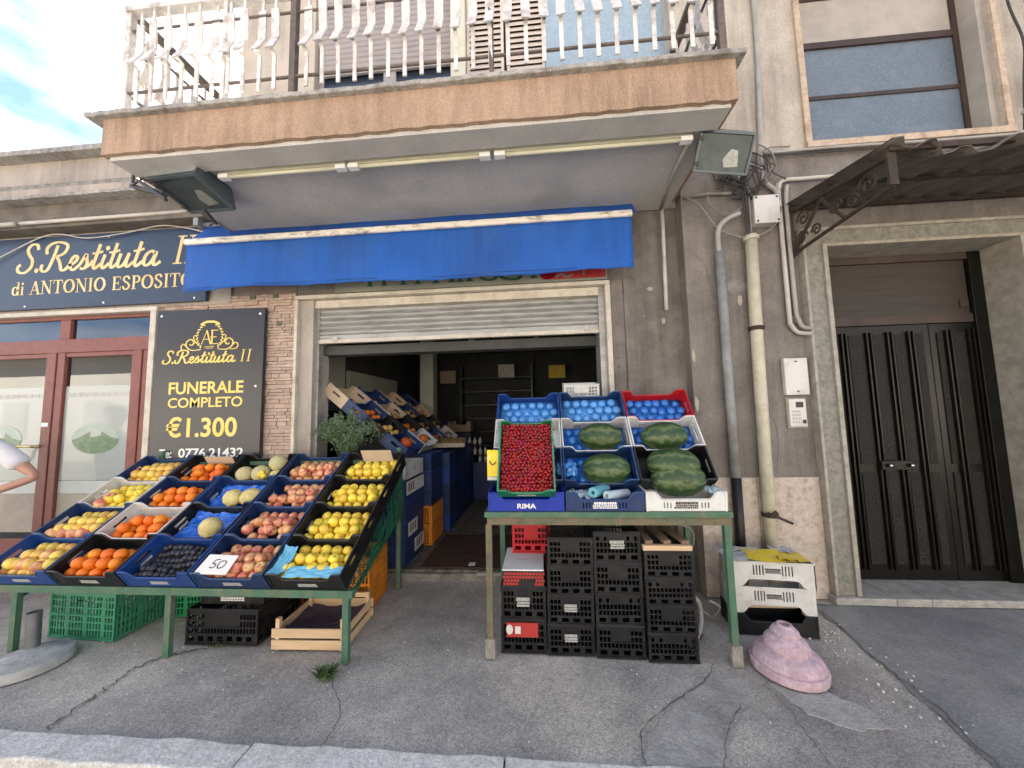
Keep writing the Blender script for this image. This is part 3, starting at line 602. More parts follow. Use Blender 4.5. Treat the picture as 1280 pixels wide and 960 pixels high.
b = B(); b.box((-14, 2.99, 3.775), (-3.4, YA, 3.88)); b.build('shadow_gap_band', 'left_plaster', F)
b = B(); b.box((-9, YA-.03, 2.62), (-3.822, YA+.06, 2.665)); b.box((-3.886, YA-.035, 0), (-3.822, YA+.06, 2.618)); b.build('entrance_trim', 'white_trim', F, bevel=.004)
ef = bpy.data.objects.new('glazed_entrance', None); COL.objects.link(ef); ef.parent = F
YD = 3.25
q = B()
q.box((-9, YD-.02, 2.585), (-3.886, YD+.04, 2.618)); q.box((-9, YD-.025, 2.235), (-3.886, YD+.045, 2.375))
q.box((-4.99, YD-.02, 2.376), (-4.87, YD+.04, 2.584)); q.box((-3.93, YD-.02, .02), (-3.888, YD+.04, 2.584))
q.box((-4.125, YD-.03, .02), (-4.02, YD+.05, 2.234)); q.box((-4.015, YD-.02, .02), (-3.935, YD+.045, 2.234))
q.box((-4.985, YD-.022, .02), (-4.90, YD+.045, 2.234)); q.box((-5.10, YD-.03, .02), (-4.992, YD+.05, 2.234))
q.box((-4.90, YD-.015, 2.19), (-4.125, YD+.04, 2.234)); q.box((-6.3, YD-.015, 2.19), (-5.10, YD+.04, 2.234)); q.box((-6.42, YD-.03, .02), (-6.3, YD+.05, 2.234)); q.box((-7.8, YD-.03, .02), (-7.65, YD+.05, 2.234))
q.box((-4.90, YD-.015, .02), (-4.125, YD+.04, .42)); q.box((-6.3, YD-.015, .02), (-5.10, YD+.04, .36))
q.build('door_frame', 'red_frame', ef, bevel=.005)
q = B()
for (x0, x1, z0, z1) in ((-4.87, -3.93, 2.375, 2.585), (-9, -4.99, 2.375, 2.585), (-4.90, -4.125, .42, 2.19), (-6.3, -5.10, .36, 2.19), (-4.02, -4.015, .02, 2.234), (-7.65, -6.42, .05, 2.234)):
    q.box((x0, YD+.008, z0), (x1, YD+.016, z1))
MATS['pane_glass'] = pg = bpy.data.materials.new('pane_glass'); pg.use_nodes = True
t = pg.node_tree; t.nodes.clear(); o_ = nn(t, 'ShaderNodeOutputMaterial'); gl = nn(t, 'ShaderNodeBsdfGlossy'); gl.inputs['Roughness'].default_value = .015; gl.inputs['Color'].default_value = (.92, .96, 1, 1)
tr = nn(t, 'ShaderNodeBsdfTransparent'); tr.inputs['Color'].default_value = (.7, .74, .74, 1); fr = nn(t, 'ShaderNodeFresnel'); fr.inputs['IOR'].default_value = 2.1
ms = nn(t, 'ShaderNodeMixShader'); t.links.new(fr.outputs[0], ms.inputs[0]); t.links.new(tr.outputs[0], ms.inputs[1]); t.links.new(gl.outputs[0], ms.inputs[2]); t.links.new(ms.outputs[0], o_.inputs[0])
q.build('pane', 'pane_glass', ef)
for (x0, x1) in ((-4.895, -4.13), (-6.295, -5.105)):
    q = B(); q.box((x0, YD+.004, .93), (x1, YD+.0075, 1.885)); q.build('frosted_film', 'frost_film', ef)
    q = B(); q.box((x0, YD+.004, .80), (x1, YD+.0075, .925)); q.build('white_band', 'band_film', ef)
    q = B(); q.box((x0, YD+.004, .42), (x1, YD+.0075, .795)); q.build('lower_film', 'beige_blind', ef)
    q = B(); r5 = random.Random(3); x = x0+.02
    while x < x1-.06:
        wd = r5.uniform(.012, .09); q.box((x, YD+.002, 1.775), (min(x+wd, x1-.02), YD+.0035, 1.815)); x += wd+r5.uniform(.004, .02)
    q.build('printed_band', 'grey_print', ef)
    cx = (x0+x1)/2 if x0 > -5 else -5.62
    q = B(); q.prism([(cx+.265*math.cos(a), 1.345+.155*math.sin(a)) for a in [2*math.pi*k/40 for k in range(40)]], YD+.0015, YD+.0035); ov = q.build('oval_picture', 'oval_sky', ef)
    q = B(); q.prism([(cx+.263*math.cos(a), 1.345+.153*math.sin(a)) for a in [math.pi*1.02+math.pi*.96*k/24 for k in range(25)]]+[(cx+.16, 1.36), (cx+.08, 1.41), (cx-.02, 1.425), (cx-.1, 1.40), (cx-.19, 1.355)], YD+.0008, YD+.0014); q.build('oval_hill', 'oval_green', ef)
    q = B(); q.prism([(cx-.06, 1.36), (cx+.06, 1.37), (cx+.07, 1.43), (cx-.05, 1.445)], YD+.0004, YD+.0007); q.build('oval_house', 'frost_film', ef)
q = B(); q.tube(spline([(-5.33, YD-.03, 1.10), (-5.335, YD-.075, 1.16), (-5.33, YD-.08, 1.22), (-5.28, YD-.08, 1.275), (-5.2, YD-.075, 1.285), (-5.12, YD-.07, 1.28), (-5.09, YD-.03, 1.275)]), .014, 8); q.build('handle', 'brass', ef, smooth=True)
q = B(); q.box((-5.085, YD-.036, 1.475), (-5.01, YD-.0305, 1.515)); q.build('sticker', 'white_print', ef)
b = B(); b.box((-13.5, 5.2, 0), (-3.2, 5.3, 3.2)); b.box((-13.5, YA+.3, 3.1), (-3.2, 5.2, 3.2)); b.box((-13.5, YA+.3, .0), (-3.2, 5.2, .04)); b.box((-3.25, YA+.31, .04), (-3.2, 5.2, 3.1)); b.build('lobby_shell', 'lobby_dark', F)

# ================================================================== ENTRANCE BUILDING (right)
E = thing('apartment_building', 'grey and cream house with dark entrance door and blue-paned window', 'building', (2.6, 3.08, 0))
YE = 3.08
b = B(); b.box((1.29, YE, .942), (2.215, YE+.25, 3.73)); b.box((2.215, YE, 2.999), (8, YE+.25, 3.73)); b.box((4.05, YE, .01), (8, YE+.25, 2.999)); b.build('lower_wall', 'grey_plaster', E)
b = B(); b.box((1.288, YE-.012, 0), (1.735, YE+.2, .94)); b.box((1.739, YE-.012, 0), (2.213, YE+.2, .94)); b.build('marble_base', 'marble_base', E, bevel=.004)
b = B()
for (x0, x1, z0, z1) in ((1.29, 2.40, 3.732, 9.2), (3.92, 8, 3.732, 9.2), (2.40, 3.92, 5.5, 9.2), (2.40, 3.92, 3.732, 3.76)): b.box((x0, YE-.012, z0), (x1, YE+.25, z1))
b.build('upper_wall', 'cream_plaster', E)
b = B(); b.box((1.98, YE+.25, 0), (2.05, 12, 9.2)); b.box((2.05, 11.8, 0), (8, 12, 9.2)); b.box((7.9, YE+.25, 0), (8, 11.8, 9.2)); b.build('rear_wall', 'cream_plaster', E)
b = B(); b.box((1.99, YE-.2, 9.2), (8.1, 12.1, 9.45)); b.build('roof', 'old_concrete', E)
# window
wn = bpy.data.objects.new('stair_window', None); COL.objects.link(wn); wn.parent = E
q = B(); q.box((2.352, YE-.035, 3.775), (2.40, YE+.02, 5.5)); q.build('window_trim', 'peeling_wood', wn)
q = B(); q.box((3.922, YE-.035, 3.775), (3.968, YE+.02, 5.5)); q.build('window_trim', 'peeling_wood', wn)
q = B(); q.box((2.35, YE-.05, 3.72), (3.97, YE+.2, 3.773)); q.build('sill', 'peeling_wood', wn)
YW = 3.25
for (z0, z1, m_) in ((3.775, 4.325, 'frosted_blue'), (4.36, 4.83, 'frosted_blue'), (4.89, 5.33, 'beige_blind'), (5.36, 5.5, 'beige_blind')):
    q = B(); q.box((2.40, YW, z0), (3.83, YW+.02, z1)); q.build('pane', m_, wn)
q = B(); q.box((2.40, YW-.012, 4.325), (3.83, YW+.022, 4.36)); q.box((2.40, YW-.02, 4.83), (3.83, YW+.022, 4.89)); q.box((2.40, YW-.012, 5.33), (3.83, YW+.022, 5.36)); q.box((3.83, YW-.02, 3.775), (3.87, YW+.022, 5.5)); q.build('sash', 'brown_frame', wn)
q = B(); q.box((3.87, YE+.02, 3.775), (3.92, YW+.05, 5.5)); q.build('reveal', 'beige_blind', wn)
# portal
YP = 3.02
pt = bpy.data.objects.new('door_portal', None); COL.objects.link(pt); pt.parent = E
q = B(); q.box((2.236, YP+.006, .056), (2.366, YP+.3, 2.966)); q.box((3.87, YP+.006, .056), (4.03, YP+.3, 2.966)); q.box((2.366, YP+.006, 2.85), (3.87, YP+.3, 2.966)); q.build('stone_face', 'marble_trim', pt)
q = B(); q.box((2.214, YP-.012, .056), (2.236, YP+.3, 2.99)); q.box((2.366, YP-.014, .056), (2.40, YP+.3, 2.85)); q.box((3.84, YP-.014, .056), (3.87, YP+.3, 2.85)); q.box((4.03, YP-.012, .056), (4.052, YP+.3, 2.99)); q.box((2.40, YP-.014, 2.824), (3.84, YP+.3, 2.85)); q.box((2.236, YP-.012, 2.966), (4.03, YP+.3, 2.992)); q.build('stone_edge', 'marble_edge', pt, bevel=.004)
q = B()
for x0, x1 in ((2.195, 2.62), (2.623, 2.86), (2.863, 6.0)):
    q.box((x0, 2.985, -.02), (x1, YP+.32, .052))
q.build('threshold', 'threshold_stone', pt, bevel=.008)
# door
YD2 = 3.30
dr = bpy.data.objects.new('entrance_door', None); COL.objects.link(dr); dr.parent = E
q = B(); q.box((2.40, YD2, .054), (3.383, YD2+.04, 2.2)); q.box((3.388, YD2, .054), (3.84, YD2+.04, 2.2)); q.box((3.74, YD2-.03, .054), (3.838, YD2-.001, 2.823)); q.build('door_leaf', 'door_black', dr, bevel=.003)
q = B(); q.box((2.40, YD2-.012, 2.205), (3.74, YD2+.04, 2.28)); q.box((2.40, YD2-.02, 2.76), (3.74, YD2+.04, 2.823)); q.build('transom_bar', 'brown_frame', dr)
q = B(); q.box((2.40, YD2+.005, 2.281), (3.738, YD2+.03, 2.759)); q.build('transom_panel', 'transom_wood', dr)
for xr in (2.68, 2.885, 3.055, 3.225, 3.525, 3.70):
    for d in (-.018, .018):
        q = B(); q.prism([(xr+d-.010, YD2-.001), (xr+d-.006, YD2-.022), (xr+d+.006, YD2-.022), (xr+d+.010, YD2-.001)], .14, 2.14, 'Z'); q.build('rib', 'door_black', dr)
for x0, x1 in ((2.45, 2.635), (2.725, 2.845), (2.925, 3.012), (3.098, 3.182), (3.268, 3.33), (3.44, 3.485), (3.567, 3.66)):
    for z0, z1 in ((.18, .93), (1.0, 2.12)):
        if x1 < 2.65 and z0 < .5: pass
        q = B(); q.box((x0, YD2-.007, z0), (x1, YD2-.0005, z1)); q.build('textured_panel', 'door_texture', dr)
q = B(); q.box((2.865, YD2-.034, .955), (3.115, YD2-.023, 1.035)); q.build('lock_plate', 'door_black', dr, bevel=.006)
for x in (2.92, 3.085):
    q = B(); q.lathe([(.0, 0), (.012, 0), (.012, .012), (.017, .016), (.017, .026), (.0, .03)], 14); q.M = None
    o = q.build('door_knob', 'chrome', dr, world=False, smooth=True); o.location = (x-E.location.x, YD2-.034-E.location.y, .995); o.rotation_euler = (R(90), 0, 0)
q = B(); q.box((3.66, YD2-.004, 2.33), (3.73, YD2+.004, 2.41)); q.build('notice', 'transom_wood', dr)

# ================================================================== OPPOSITE SIDE OF THE STREET (seen in the glass, bounces light)
O = thing('opposite_house', 'pale house across the street mirrored in the shop glass', 'building', (0, -7.5, -.14))
b = B(); b.box((-30, -15, -.14), (24, -7.5, 4.5)); b.build('wall', 'opposite_plaster', O)
b = B(); b.prism([(-6.9, 4.5), (-15.6, 4.5), (-11.2, 5.8)], -30.6, 24.6, 'X'); b.build('roof', 'roof_tile', O)
for k in range(13):
    q = B(); q.box((-28+k*4, -7.49, .9), (-26.9+k*4, -7.43, 2.5)); q.build('window', 'shutter_grey', O)

# old plaster repairs and bare spots on the grey walls
for i, (par, x, z, y, rx, rz, m_) in enumerate(((E, 2.16, 2.25, YE, .03, .045, 'cream_plaster'), (E, 1.72, 2.42, YE, .022, .05, 'cream_plaster'), (E, 1.70, 2.55, YE, .09, .08, 'old_concrete'), (E, 1.90, 2.62, YE, .07, .06, 'old_concrete'), (E, 1.31, 1.55, YE, .018, .07, 'cream_plaster'), (E, 1.305, 1.25, YE, .014, .05, 'cream_plaster'), (E, 1.31, 1.95, YE, .012, .06, 'cream_plaster'),
        (A, 1.02, 2.6, YA, .03, .02, 'cream_plaster'), (A, .95, 2.35, YA, .016, .012, 'old_concrete'), (A, .92, 1.95, YA, .014, .02, 'crack_dirt'), (A, 1.12, 2.3, YA, .02, .03, 'cream_plaster'), (A, .71, 2.3, YA, .008, .012, 'crack_dirt'), (A, .70, 2.1, YA, .007, .01, 'crack_dirt'), (A, .715, 1.9, YA, .008, .014, 'crack_dirt'))):
    r9 = random.Random(i+40); q = B(); q.prism([(x+rx*r9.uniform(.65, 1.1)*math.cos(a), z+rz*r9.uniform(.65, 1.1)*math.sin(a)) for a in [2*math.pi*k/16 for k in range(16)]], y-.003-.0004*i, y-.0005); q.build('plaster_patch', m_, par)
for i, (par, pts, y) in enumerate(((A, [(.785, 2.7), (.78, 2.3), (.79, 1.9), (.78, 1.5), (.785, 1.0)], YA), (A, [(.66, 1.98), (.8, 1.985), (1.0, 1.975), (1.29, 1.985)], YA), (E, [(1.3, 2.9), (1.45, 2.75), (1.5, 2.5), (1.62, 2.3)], YE), (E, [(1.9, 1.9), (1.86, 1.6), (1.93, 1.3), (1.9, .97)], YE), (A, [(-1.2, 2.95), (-.4, 2.95)], YA))):
    r9 = random.Random(i+80); P2 = spline([(p[0], 0, p[1]) for p in pts], 8); q = B(); n = len(P2); J = [r9.uniform(-.004, .004) for _ in P2]; Wd = [r9.uniform(.0012, .004) for _ in P2]
    hor = abs(pts[-1][0]-pts[0][0]) > abs(pts[-1][1]-pts[0][1])
    o1 = [(p.x+(0 if hor else J[k]+Wd[k]), y-.002, p.z+(J[k]+Wd[k] if hor else 0)) for k, p in enumerate(P2)]; o2 = [(p.x+(0 if hor else J[k]-Wd[k]), y-.002, p.z+(J[k]-Wd[k] if hor else 0)) for k, p in enumerate(P2)]
    q.add(o1+o2, [(k, k+1, n+k+1, n+k) for k in range(n-1)]); q.build('wall_crack', 'crack_dirt', par)

# ================================================================== LETTERING
DG = None
def font_print(name, body, x0, x1, z, cap, y, m, parent, bold=.0, depth=.002, lean=0.0):
    """upright lettering on a wall: from x0 to x1, baseline z, cap height, facing -Y"""
    cu = bpy.data.curves.new(name, 'FONT'); cu.body = body; cu.size = 1; cu.extrude = .5; cu.offset = bold; cu.shear = lean; cu.resolution_u = 4
    o = bpy.data.objects.new(name, cu); COL.objects.link(o)
    dg = bpy.context.evaluated_depsgraph_get(); me = bpy.data.meshes.new_from_object(o.evaluated_get(dg)); bpy.data.objects.remove(o)
    xs = [v.co.x for v in me.vertices]; ys = [v.co.y for v in me.vertices]
    s = (x1-x0)/(max(xs)-min(xs)); h = cap/.729
    mn = min(xs)
    for v in me.vertices:
        v.co = Vector((x0+(v.co.x-mn)*s, y-(v.co.z+.5)*depth, z+v.co.y*h))
    me.materials.clear(); me.materials.append(MATS[m]); me.name = name
    o = bpy.data.objects.new(name, me); COL.objects.link(o)
    if parent: o.parent = parent; me.transform(parent_world(parent).inverted())
    return o
class Ink:
    """flat strokes in (x, z) collected as thin raised prisms"""
    def __init__(s, y, depth=.0025): s.b = B(); s.y = y; s.d = depth; s.n = 0
    def stroke(s, pts, wd, k=5, taper=True):
        P2 = spline([(p[0], 0, p[1]) for p in pts], k) if k else [Vector((p[0], 0, p[1])) for p in pts]
        l, r = [], []; n = len(P2)
        for i, p in enumerate(P2):
            d = (P2[min(i+1, n-1)]-P2[max(i-1, 0)]); d = d.normalized() if d.length > 1e-9 else Vector((1, 0, 0)); a = Vector((-d.z, 0, d.x))
            # broad-nib look: down strokes heavier
            ww = wd*(.62+.5*abs(d.z)) if taper else wd
            l.append(p+a*ww/2); r.append(p-a*ww/2)
        s.n += 1; y0 = s.y; y1 = s.y-s.d-.00012*(s.n % 9)
        vs = [(p.x, y0, p.z) for p in l+r]+[(p.x, y1, p.z) for p in l+r]
        fs = []
        for i in range(n-1):
            fs += [(2*n+i, 2*n+i+1, 3*n+i+1, 3*n+i), (i, 2*n+i, 2*n+i+1, i+1)[::-1], (n+i, n+i+1, 3*n+i+1, 3*n+i)[::-1]]
        fs += [(0, n, 3*n, 2*n), (n-1, 3*n-1, 4*n-1, 2*n-1)]
        s.b.add(vs, fs)
    def dot(s, x, z, r):
        s.n += 1
        s.b.prism([(x+r*math.cos(a), z+r*math.sin(a)) for a in [2*math.pi*k/12 for k in range(12)]], s.y-s.d-.0001*(s.n % 9), s.y)
    def build(s, name, m, parent): return s.b.build(name, m, parent)
def script_word(ink, x0, x1, z, h, wd, two=False):
    """S.Restituta in a brush script; optionally followed by II"""
    st = []
    def q(*p): st.append(list(p))
    q((.66, .80), (.58, .98), (.38, 1.0), (.26, .84), (.34, .64), (.50, .44), (.50, .18), (.30, 0), (.06, .04), (0, .20), (.10, .30))
    dots = [(.74, .05)]
    q((1.36, .92), (1.30, .55), (1.18, .10), (1.02, .0), (.90, .10), (.92, .26))
    q((1.02, .62), (.98, .84), (1.16, 1.0), (1.48, 1.02), (1.74, .88), (1.66, .62), (1.40, .52))
    q((1.40, .52), (1.56, .30), (1.66, .04), (1.80, .02), (1.92, .16))
    q((1.92, .16), (2.12, .26), (2.20, .42), (2.10, .50), (1.98, .36), (1.98, .12), (2.12, .0), (2.34, .18))
    q((2.34, .18), (2.50, .52), (2.54, .40), (2.60, .18), (2.50, .02), (2.36, .05))
    q((2.56, .04), (2.72, .16), (2.80, .30))
    x = 2.80
    def t(x): q((x+.12, .86), (x+.04, .40), (x+.0, .12), (x+.08, .0), (x+.26, .16)); q((x-.12, .54), (x+.08, .55), (x+.26, .60))
    def i_(x): q((x+.06, .48), (x+.0, .14), (x+.08, .0), (x+.26, .16)); dots.append((x+.12, .70))
    t(2.84); i_(3.14); t(3.46)
    q((3.78, .48), (3.72, .14), (3.80, .0), (3.96, .12), (4.08, .48)); q((4.08, .48), (4.02, .12), (4.10, .0), (4.28, .16))
    t(4.34)
    q((5.02, .40), (4.88, .50), (4.70, .36), (4.66, .10), (4.78, .0), (4.94, .14), (5.06, .48)); q((5.06, .48), (5.0, .12), (5.08, .0), (5.26, .12))
    W = 5.26; k = (x1-x0)/W
    sl = .22
    for s_ in st: ink.stroke([(x0+(p[0]+sl*p[1]*.6)*k, z+p[1]*h) for p in s_], wd)
    for d in dots: ink.dot(x0+(d[0]+sl*d[1]*.6)*k, z+d[1]*h, wd*.72)
def roman_I(ink, x, z, h, wd):
    sl = .18*h
    ink.stroke([(x, z), (x+sl, z+h)], wd, 0, False); ink.stroke([(x-wd*1.3, z+.012*h), (x+wd*1.5, z+.012*h)], wd*.35, 0, False); ink.stroke([(x+sl-wd*1.4, z+h*.985), (x+sl+wd*1.4, z+h*.985)], wd*.35, 0, False)
def serif_text(ink, body, x0, x1, z, h):
    T, t = .165, .06
    adv = dict(A=.86, N=.95, T=.82, O=.96, I=.46, E=.78, S=.70, P=.76, d=.66, i=.36); adv[' '] = .42
    tot = sum(adv[c] for c in body); k = (x1-x0)/tot; x = x0
    def ln(a, b, wd): ink.stroke([(x+a[0]*k, z+a[1]*h), (x+b[0]*k, z+b[1]*h)], wd*h, 0, False)
    def sf(cx, cz, w_=.15): ln((cx-w_, cz+(.02 if cz < .5 else -.02)), (cx+w_, cz+(.02 if cz < .5 else -.02)), .045)
    def arc(cx, cz, rx, rz, a0, a1, wd, n=16):
        for j in range(n):
            t0, t1 = a0+(a1-a0)*j/n, a0+(a1-a0)*(j+1.15)/n
            w_ = wd*(.38+.75*abs(math.cos((t0+t1)/2)))
            ink.stroke([(x+(cx+rx*math.cos(t0))*k, z+(cz+rz*math.sin(t0))*h), (x+(cx+rx*math.cos(t1))*k, z+(cz+rz*math.sin(t1))*h)], w_*h, 0, False)
    for c in body:
        if c == 'A': ln((.10, 0), (.40, 1), t); ln((.38, 1), (.70, 0), T); ln((.2, .33), (.6, .33), t); sf(.1, 0); sf(.70, 0, .17)
        elif c == 'N': ln((.16, 0), (.16, 1), t); ln((.16, .98), (.76, .02), T); ln((.76, 0), (.76, 1), t); sf(.16, 0); sf(.13, 1); sf(.76, 1)
        elif c == 'T': ln((.4, 0), (.4, 1), T); ln((.06, .97), (.74, .97), t); ln((.07, .97), (.05, .75), t); ln((.73, .97), (.75, .75), t); sf(.4, 0, .19)
        elif c == 'O': arc(.46, .5, .36, .47, 0, 2*math.pi, .17, 22)
        elif c == 'I': ln((.22, 0), (.22, 1), T); sf(.22, 0, .18); sf(.22, 1, .18)
        elif c == 'E': ln((.2, 0), (.2, 1), T); ln((.06, .03), (.66, .03), t); ln((.06, .97), (.62, .97), t); ln((.2, .5), (.5, .5), t); ln((.66, .0), (.68, .25), t); ln((.62, 1), (.64, .77), t); ln((.5, .38), (.5, .62), t)
        elif c == 'S': ink.stroke([(x+p[0]*k, z+p[1]*h) for p in ((.56, .76), (.42, .96), (.2, .93), (.12, .74), (.26, .58), (.46, .44), (.56, .26), (.42, .05), (.2, .04), (.08, .26))], .14*h, 5, True)
        elif c == 'P': ln((.2, 0), (.2, 1), T); sf(.2, 0, .18); ln((.05, .97), (.4, .97), t); arc(.38, .73, .24, .24, -math.pi/2, math.pi/2, .15, 10); ln((.2, .49), (.4, .49), t)
        elif c == 'd': arc(.28, .32, .21, .31, 0, 2*math.pi, .14, 18); ln((.5, 0), (.5, 1), .14); sf(.44, 1, .09); sf(.55, 0, .09)
        elif c == 'i': ln((.18, 0), (.18, .64), .14); sf(.18, 0, .14); ln((.06, .62), (.2, .62), .045); ink.dot(x+.18*k, z+.86*h, .1*h)
        x += adv[c]*k

# big navy fascia sign
SG = thing('shop_sign', 'long navy fascia sign with gold script above the funeral shop doors', 'sign', (-6, 3.15, 2.68))
q = B(); q.box((-9.5, 3.155, 2.69), (-3.285, 3.185, 3.46)); q.build('sign_board', 'sign_navy', SG)
ink = Ink(3.155); script_word(ink, -5.44, -3.80, 3.085, .30, .034); ink.build('script_lettering', 'gold_print', SG)
for x in (-3.615, -3.49): ink = Ink(3.155); roman_I(ink, x, 3.085, .29, .034); ink.build('numeral', 'gold_print', SG)
ink = Ink(3.155); serif_text(ink, 'di ANTONIO ESPOSITO', -5.475, -3.42, 2.845, .142); ink.build('small_lettering', 'gold_print', SG)
q = B()
for x in (-8.0, -6.4, -5.3, -4.4, -3.4):
    for z in (2.72, 3.42): q.lathe([(0, 0), (.011, 0), (.008, .006), (0, .007)], 8, (x, 0, 0)) if False else q.box((x-.009, 3.149, z-.009), (x+.009, 3.156, z+.009))
q.build('sign_screw', 'white_print', SG)
c_ = B(); c_.tube(spline([(-6.4, 3.12, 3.10), (-5.78, 3.13, 3.20), (-5.1, 3.14, 3.47), (-4.62, 3.13, 3.405), (-4.2, 3.13, 3.43), (-3.82, 3.14, 3.49), (-3.55, 3.13, 3.45), (-3.25, 3.1, 3.36)], 8), .006, 6); tag(c_.build('cable', 'conduit_white', smooth=True), 'thin white cable drooping across the top of the navy sign', 'cable', kind='thing')
q = B(); q.tube([(-8, 3.0, 3.525), (-5.25, 3.0, 3.525)], .022, 8); q.tube([(-5.22, 3.02, 3.54), (-3.42, 3.05, 3.56)], .018, 8); tag(q.build('wall_conduit', 'conduit_white', smooth=True), 'pale conduit running level above the navy sign', 'pipe', kind='thing')

# black price board
PB = thing('price_board', 'tall black board offering a funeral for €1.300 beside the grocery opening', 'sign', (-3.21, 3.16, .88))
q = B(); q.add([(-3.782, 3.172, .88), (-2.652, 3.172, .88), (-2.645, 3.172, 2.585), (-3.778, 3.172, 2.605), (-3.782, 3.15, .88), (-2.652, 3.15, .88), (-2.645, 3.15, 2.585), (-3.778, 3.15, 2.605)], [(0, 1, 2, 3), (7, 6, 5, 4), (4, 5, 1, 0), (5, 6, 2, 1), (6, 7, 3, 2), (7, 4, 0, 3)]); q.build('board', 'sign_black', PB)
yb = 3.15
ink = Ink(yb); script_word(ink, -3.70, -2.93, 2.065, .125, .016); roman_I(ink, -2.865, 2.065, .115, .012); roman_I(ink, -2.80, 2.065, .115, .012); ink.build('script_lettering', 'yellow_print', PB)
font_print('headline', 'FUNERALE', -3.615, -2.835, 1.765, .118, yb, 'yellow_print', PB, .022)
font_print('headline', 'COMPLETO', -3.615, -2.84, 1.632, .098, yb, 'yellow_print', PB, .014)
font_print('price', '€1.300', -3.62, -2.885, 1.352, .182, yb, 'yellow_print', PB, .022)
font_print('phone_number', 'Te:', -3.675, -3.545, 1.152, .085, yb, 'white_print', PB, .02)
font_print('phone_number', '0776.21432', -3.475, -2.81, 1.156, .085, yb, 'white_print', PB, .02)
ink = Ink(yb); ex, ez = -3.21, 2.30
for sgn in (-1, 1):
    for k in range(9):   # laurel leaves
        a = math.pi/2+sgn*(.45+k*.23); px, pz = ex+.125*math.cos(a), ez+.02+.125*math.sin(a)
        ink.stroke([(px, pz), (px+.03*math.cos(a+sgn*.9), pz+.03*math.sin(a+sgn*.9))], .013, 0, False)
    ink.stroke([(ex+sgn*p[0], ez+p[1]) for p in ((.09, -.105), (.18, -.11), (.235, -.08), (.245, -.03), (.20, .0), (.165, -.03), (.185, -.06), (.21, -.05))], .012, 6)
    ink.stroke([(ex+sgn*p[0], ez+p[1]) for p in ((.22, -.11), (.28, -.105), (.30, -.07), (.275, -.045), (.25, -.065))], .010, 6)
    ink.stroke([(ex+sgn*p[0], ez+p[1]) for p in ((.11, -.06), (.15, -.03), (.17, .02), (.15, .04))], .009, 6)
ink.stroke([(ex-.10, ez+.14), (ex-.05, ez+.165), (ex, ez+.17), (ex+.05, ez+.165), (ex+.10, ez+.14)], .022, 6, False)
ink.build('laurel_crest', 'yellow_print', PB)
ink = Ink(yb)
ink.stroke([(ex-.085, ez-.055), (ex-.03, ez+.085)], .006, 0, False); ink.stroke([(ex-.033, ez+.085), (ex+.012, ez-.055)], .015, 0, False); ink.stroke([(ex-.06, ez-.005), (ex-.0, ez-.005)], .006, 0, False)
ink.stroke([(ex+.025, ez-.055), (ex+.025, ez+.085)], .014, 0, False)
for zz, w_ in ((-.052, .075), (.015, .055), (.082, .07)): ink.stroke([(ex+.01, ez+zz), (ex+.018+w_, ez+zz)], .007, 0, False)
for k, w_ in ((0, .05), (1, .04)): ink.stroke([(ex-w_, ez-.078-.016*k), (ex+w_, ez-.078-.016*k)], .005, 0, False)
ink.build('monogram', 'yellow_print', PB)
q = B()
for x, z in ((-3.735, 2.545), (-2.69, 2.525), (-2.71, 1.82)): q.prism([(x+.012*math.cos(a), z+.012*math.sin(a)) for a in [2*math.pi*k/10 for k in range(10)]], yb-.006, yb)
q.build('board_screw', 'white_print', PB)

# grocery sign half hidden by the awning
GS = thing('grocery_sign', 'old cream shop sign with green letters mostly covered by the blue awning', 'sign', (-.6, 3.17, 2.72))
q = B(); q.box((-1.95, 3.172, 2.704), (.64, 3.20, 3.12)); q.build('sign_board', 'sign_cream', GS)
ink = Ink(3.172)
def stem(x): ink.stroke([(x, 2.752), (x, 3.0)], .034, 0, False); ink.stroke([(x-.034, 2.755), (x+.034, 2.755)], .012, 0, False)
for x in (-1.6, -1.46, -1.27, -1.13, -.955, -.80, -.72, -.63): stem(x)
ink.stroke([(-.34, 2.87), (-.38, 2.77), (-.46, 2.752), (-.53, 2.78)], .026, 6)
ink.stroke([(-.12, 2.85), (-.16, 2.76), (-.25, 2.748), (-.33, 2.78), (-.36, 2.87)], .032, 6); stem(-.03)
ink.build('green_lettering', 'letter_green', GS)
q = B(); q.box((.05, 3.166, 2.725), (.625, 3.171, 3.05)); q.build('red_band', 'sign_red', GS)
q = B(); q.prism([(.10+.075*math.cos(a), 2.785+.06*math.sin(a)) for a in [2*math.pi*k/20 for k in range(20)]], 3.160, 3.1655); q.build('apple_emblem', 'cherry_skin', GS)
ink = Ink(3.166); ink.stroke([(.18, 2.745), (.23, 2.77), (.27, 2.74), (.33, 2.76)], .022, 5); ink.stroke([(.43, 2.75), (.43, 2.9)], .012, 0, False); ink.build('white_flourish', 'sign_cream', GS)

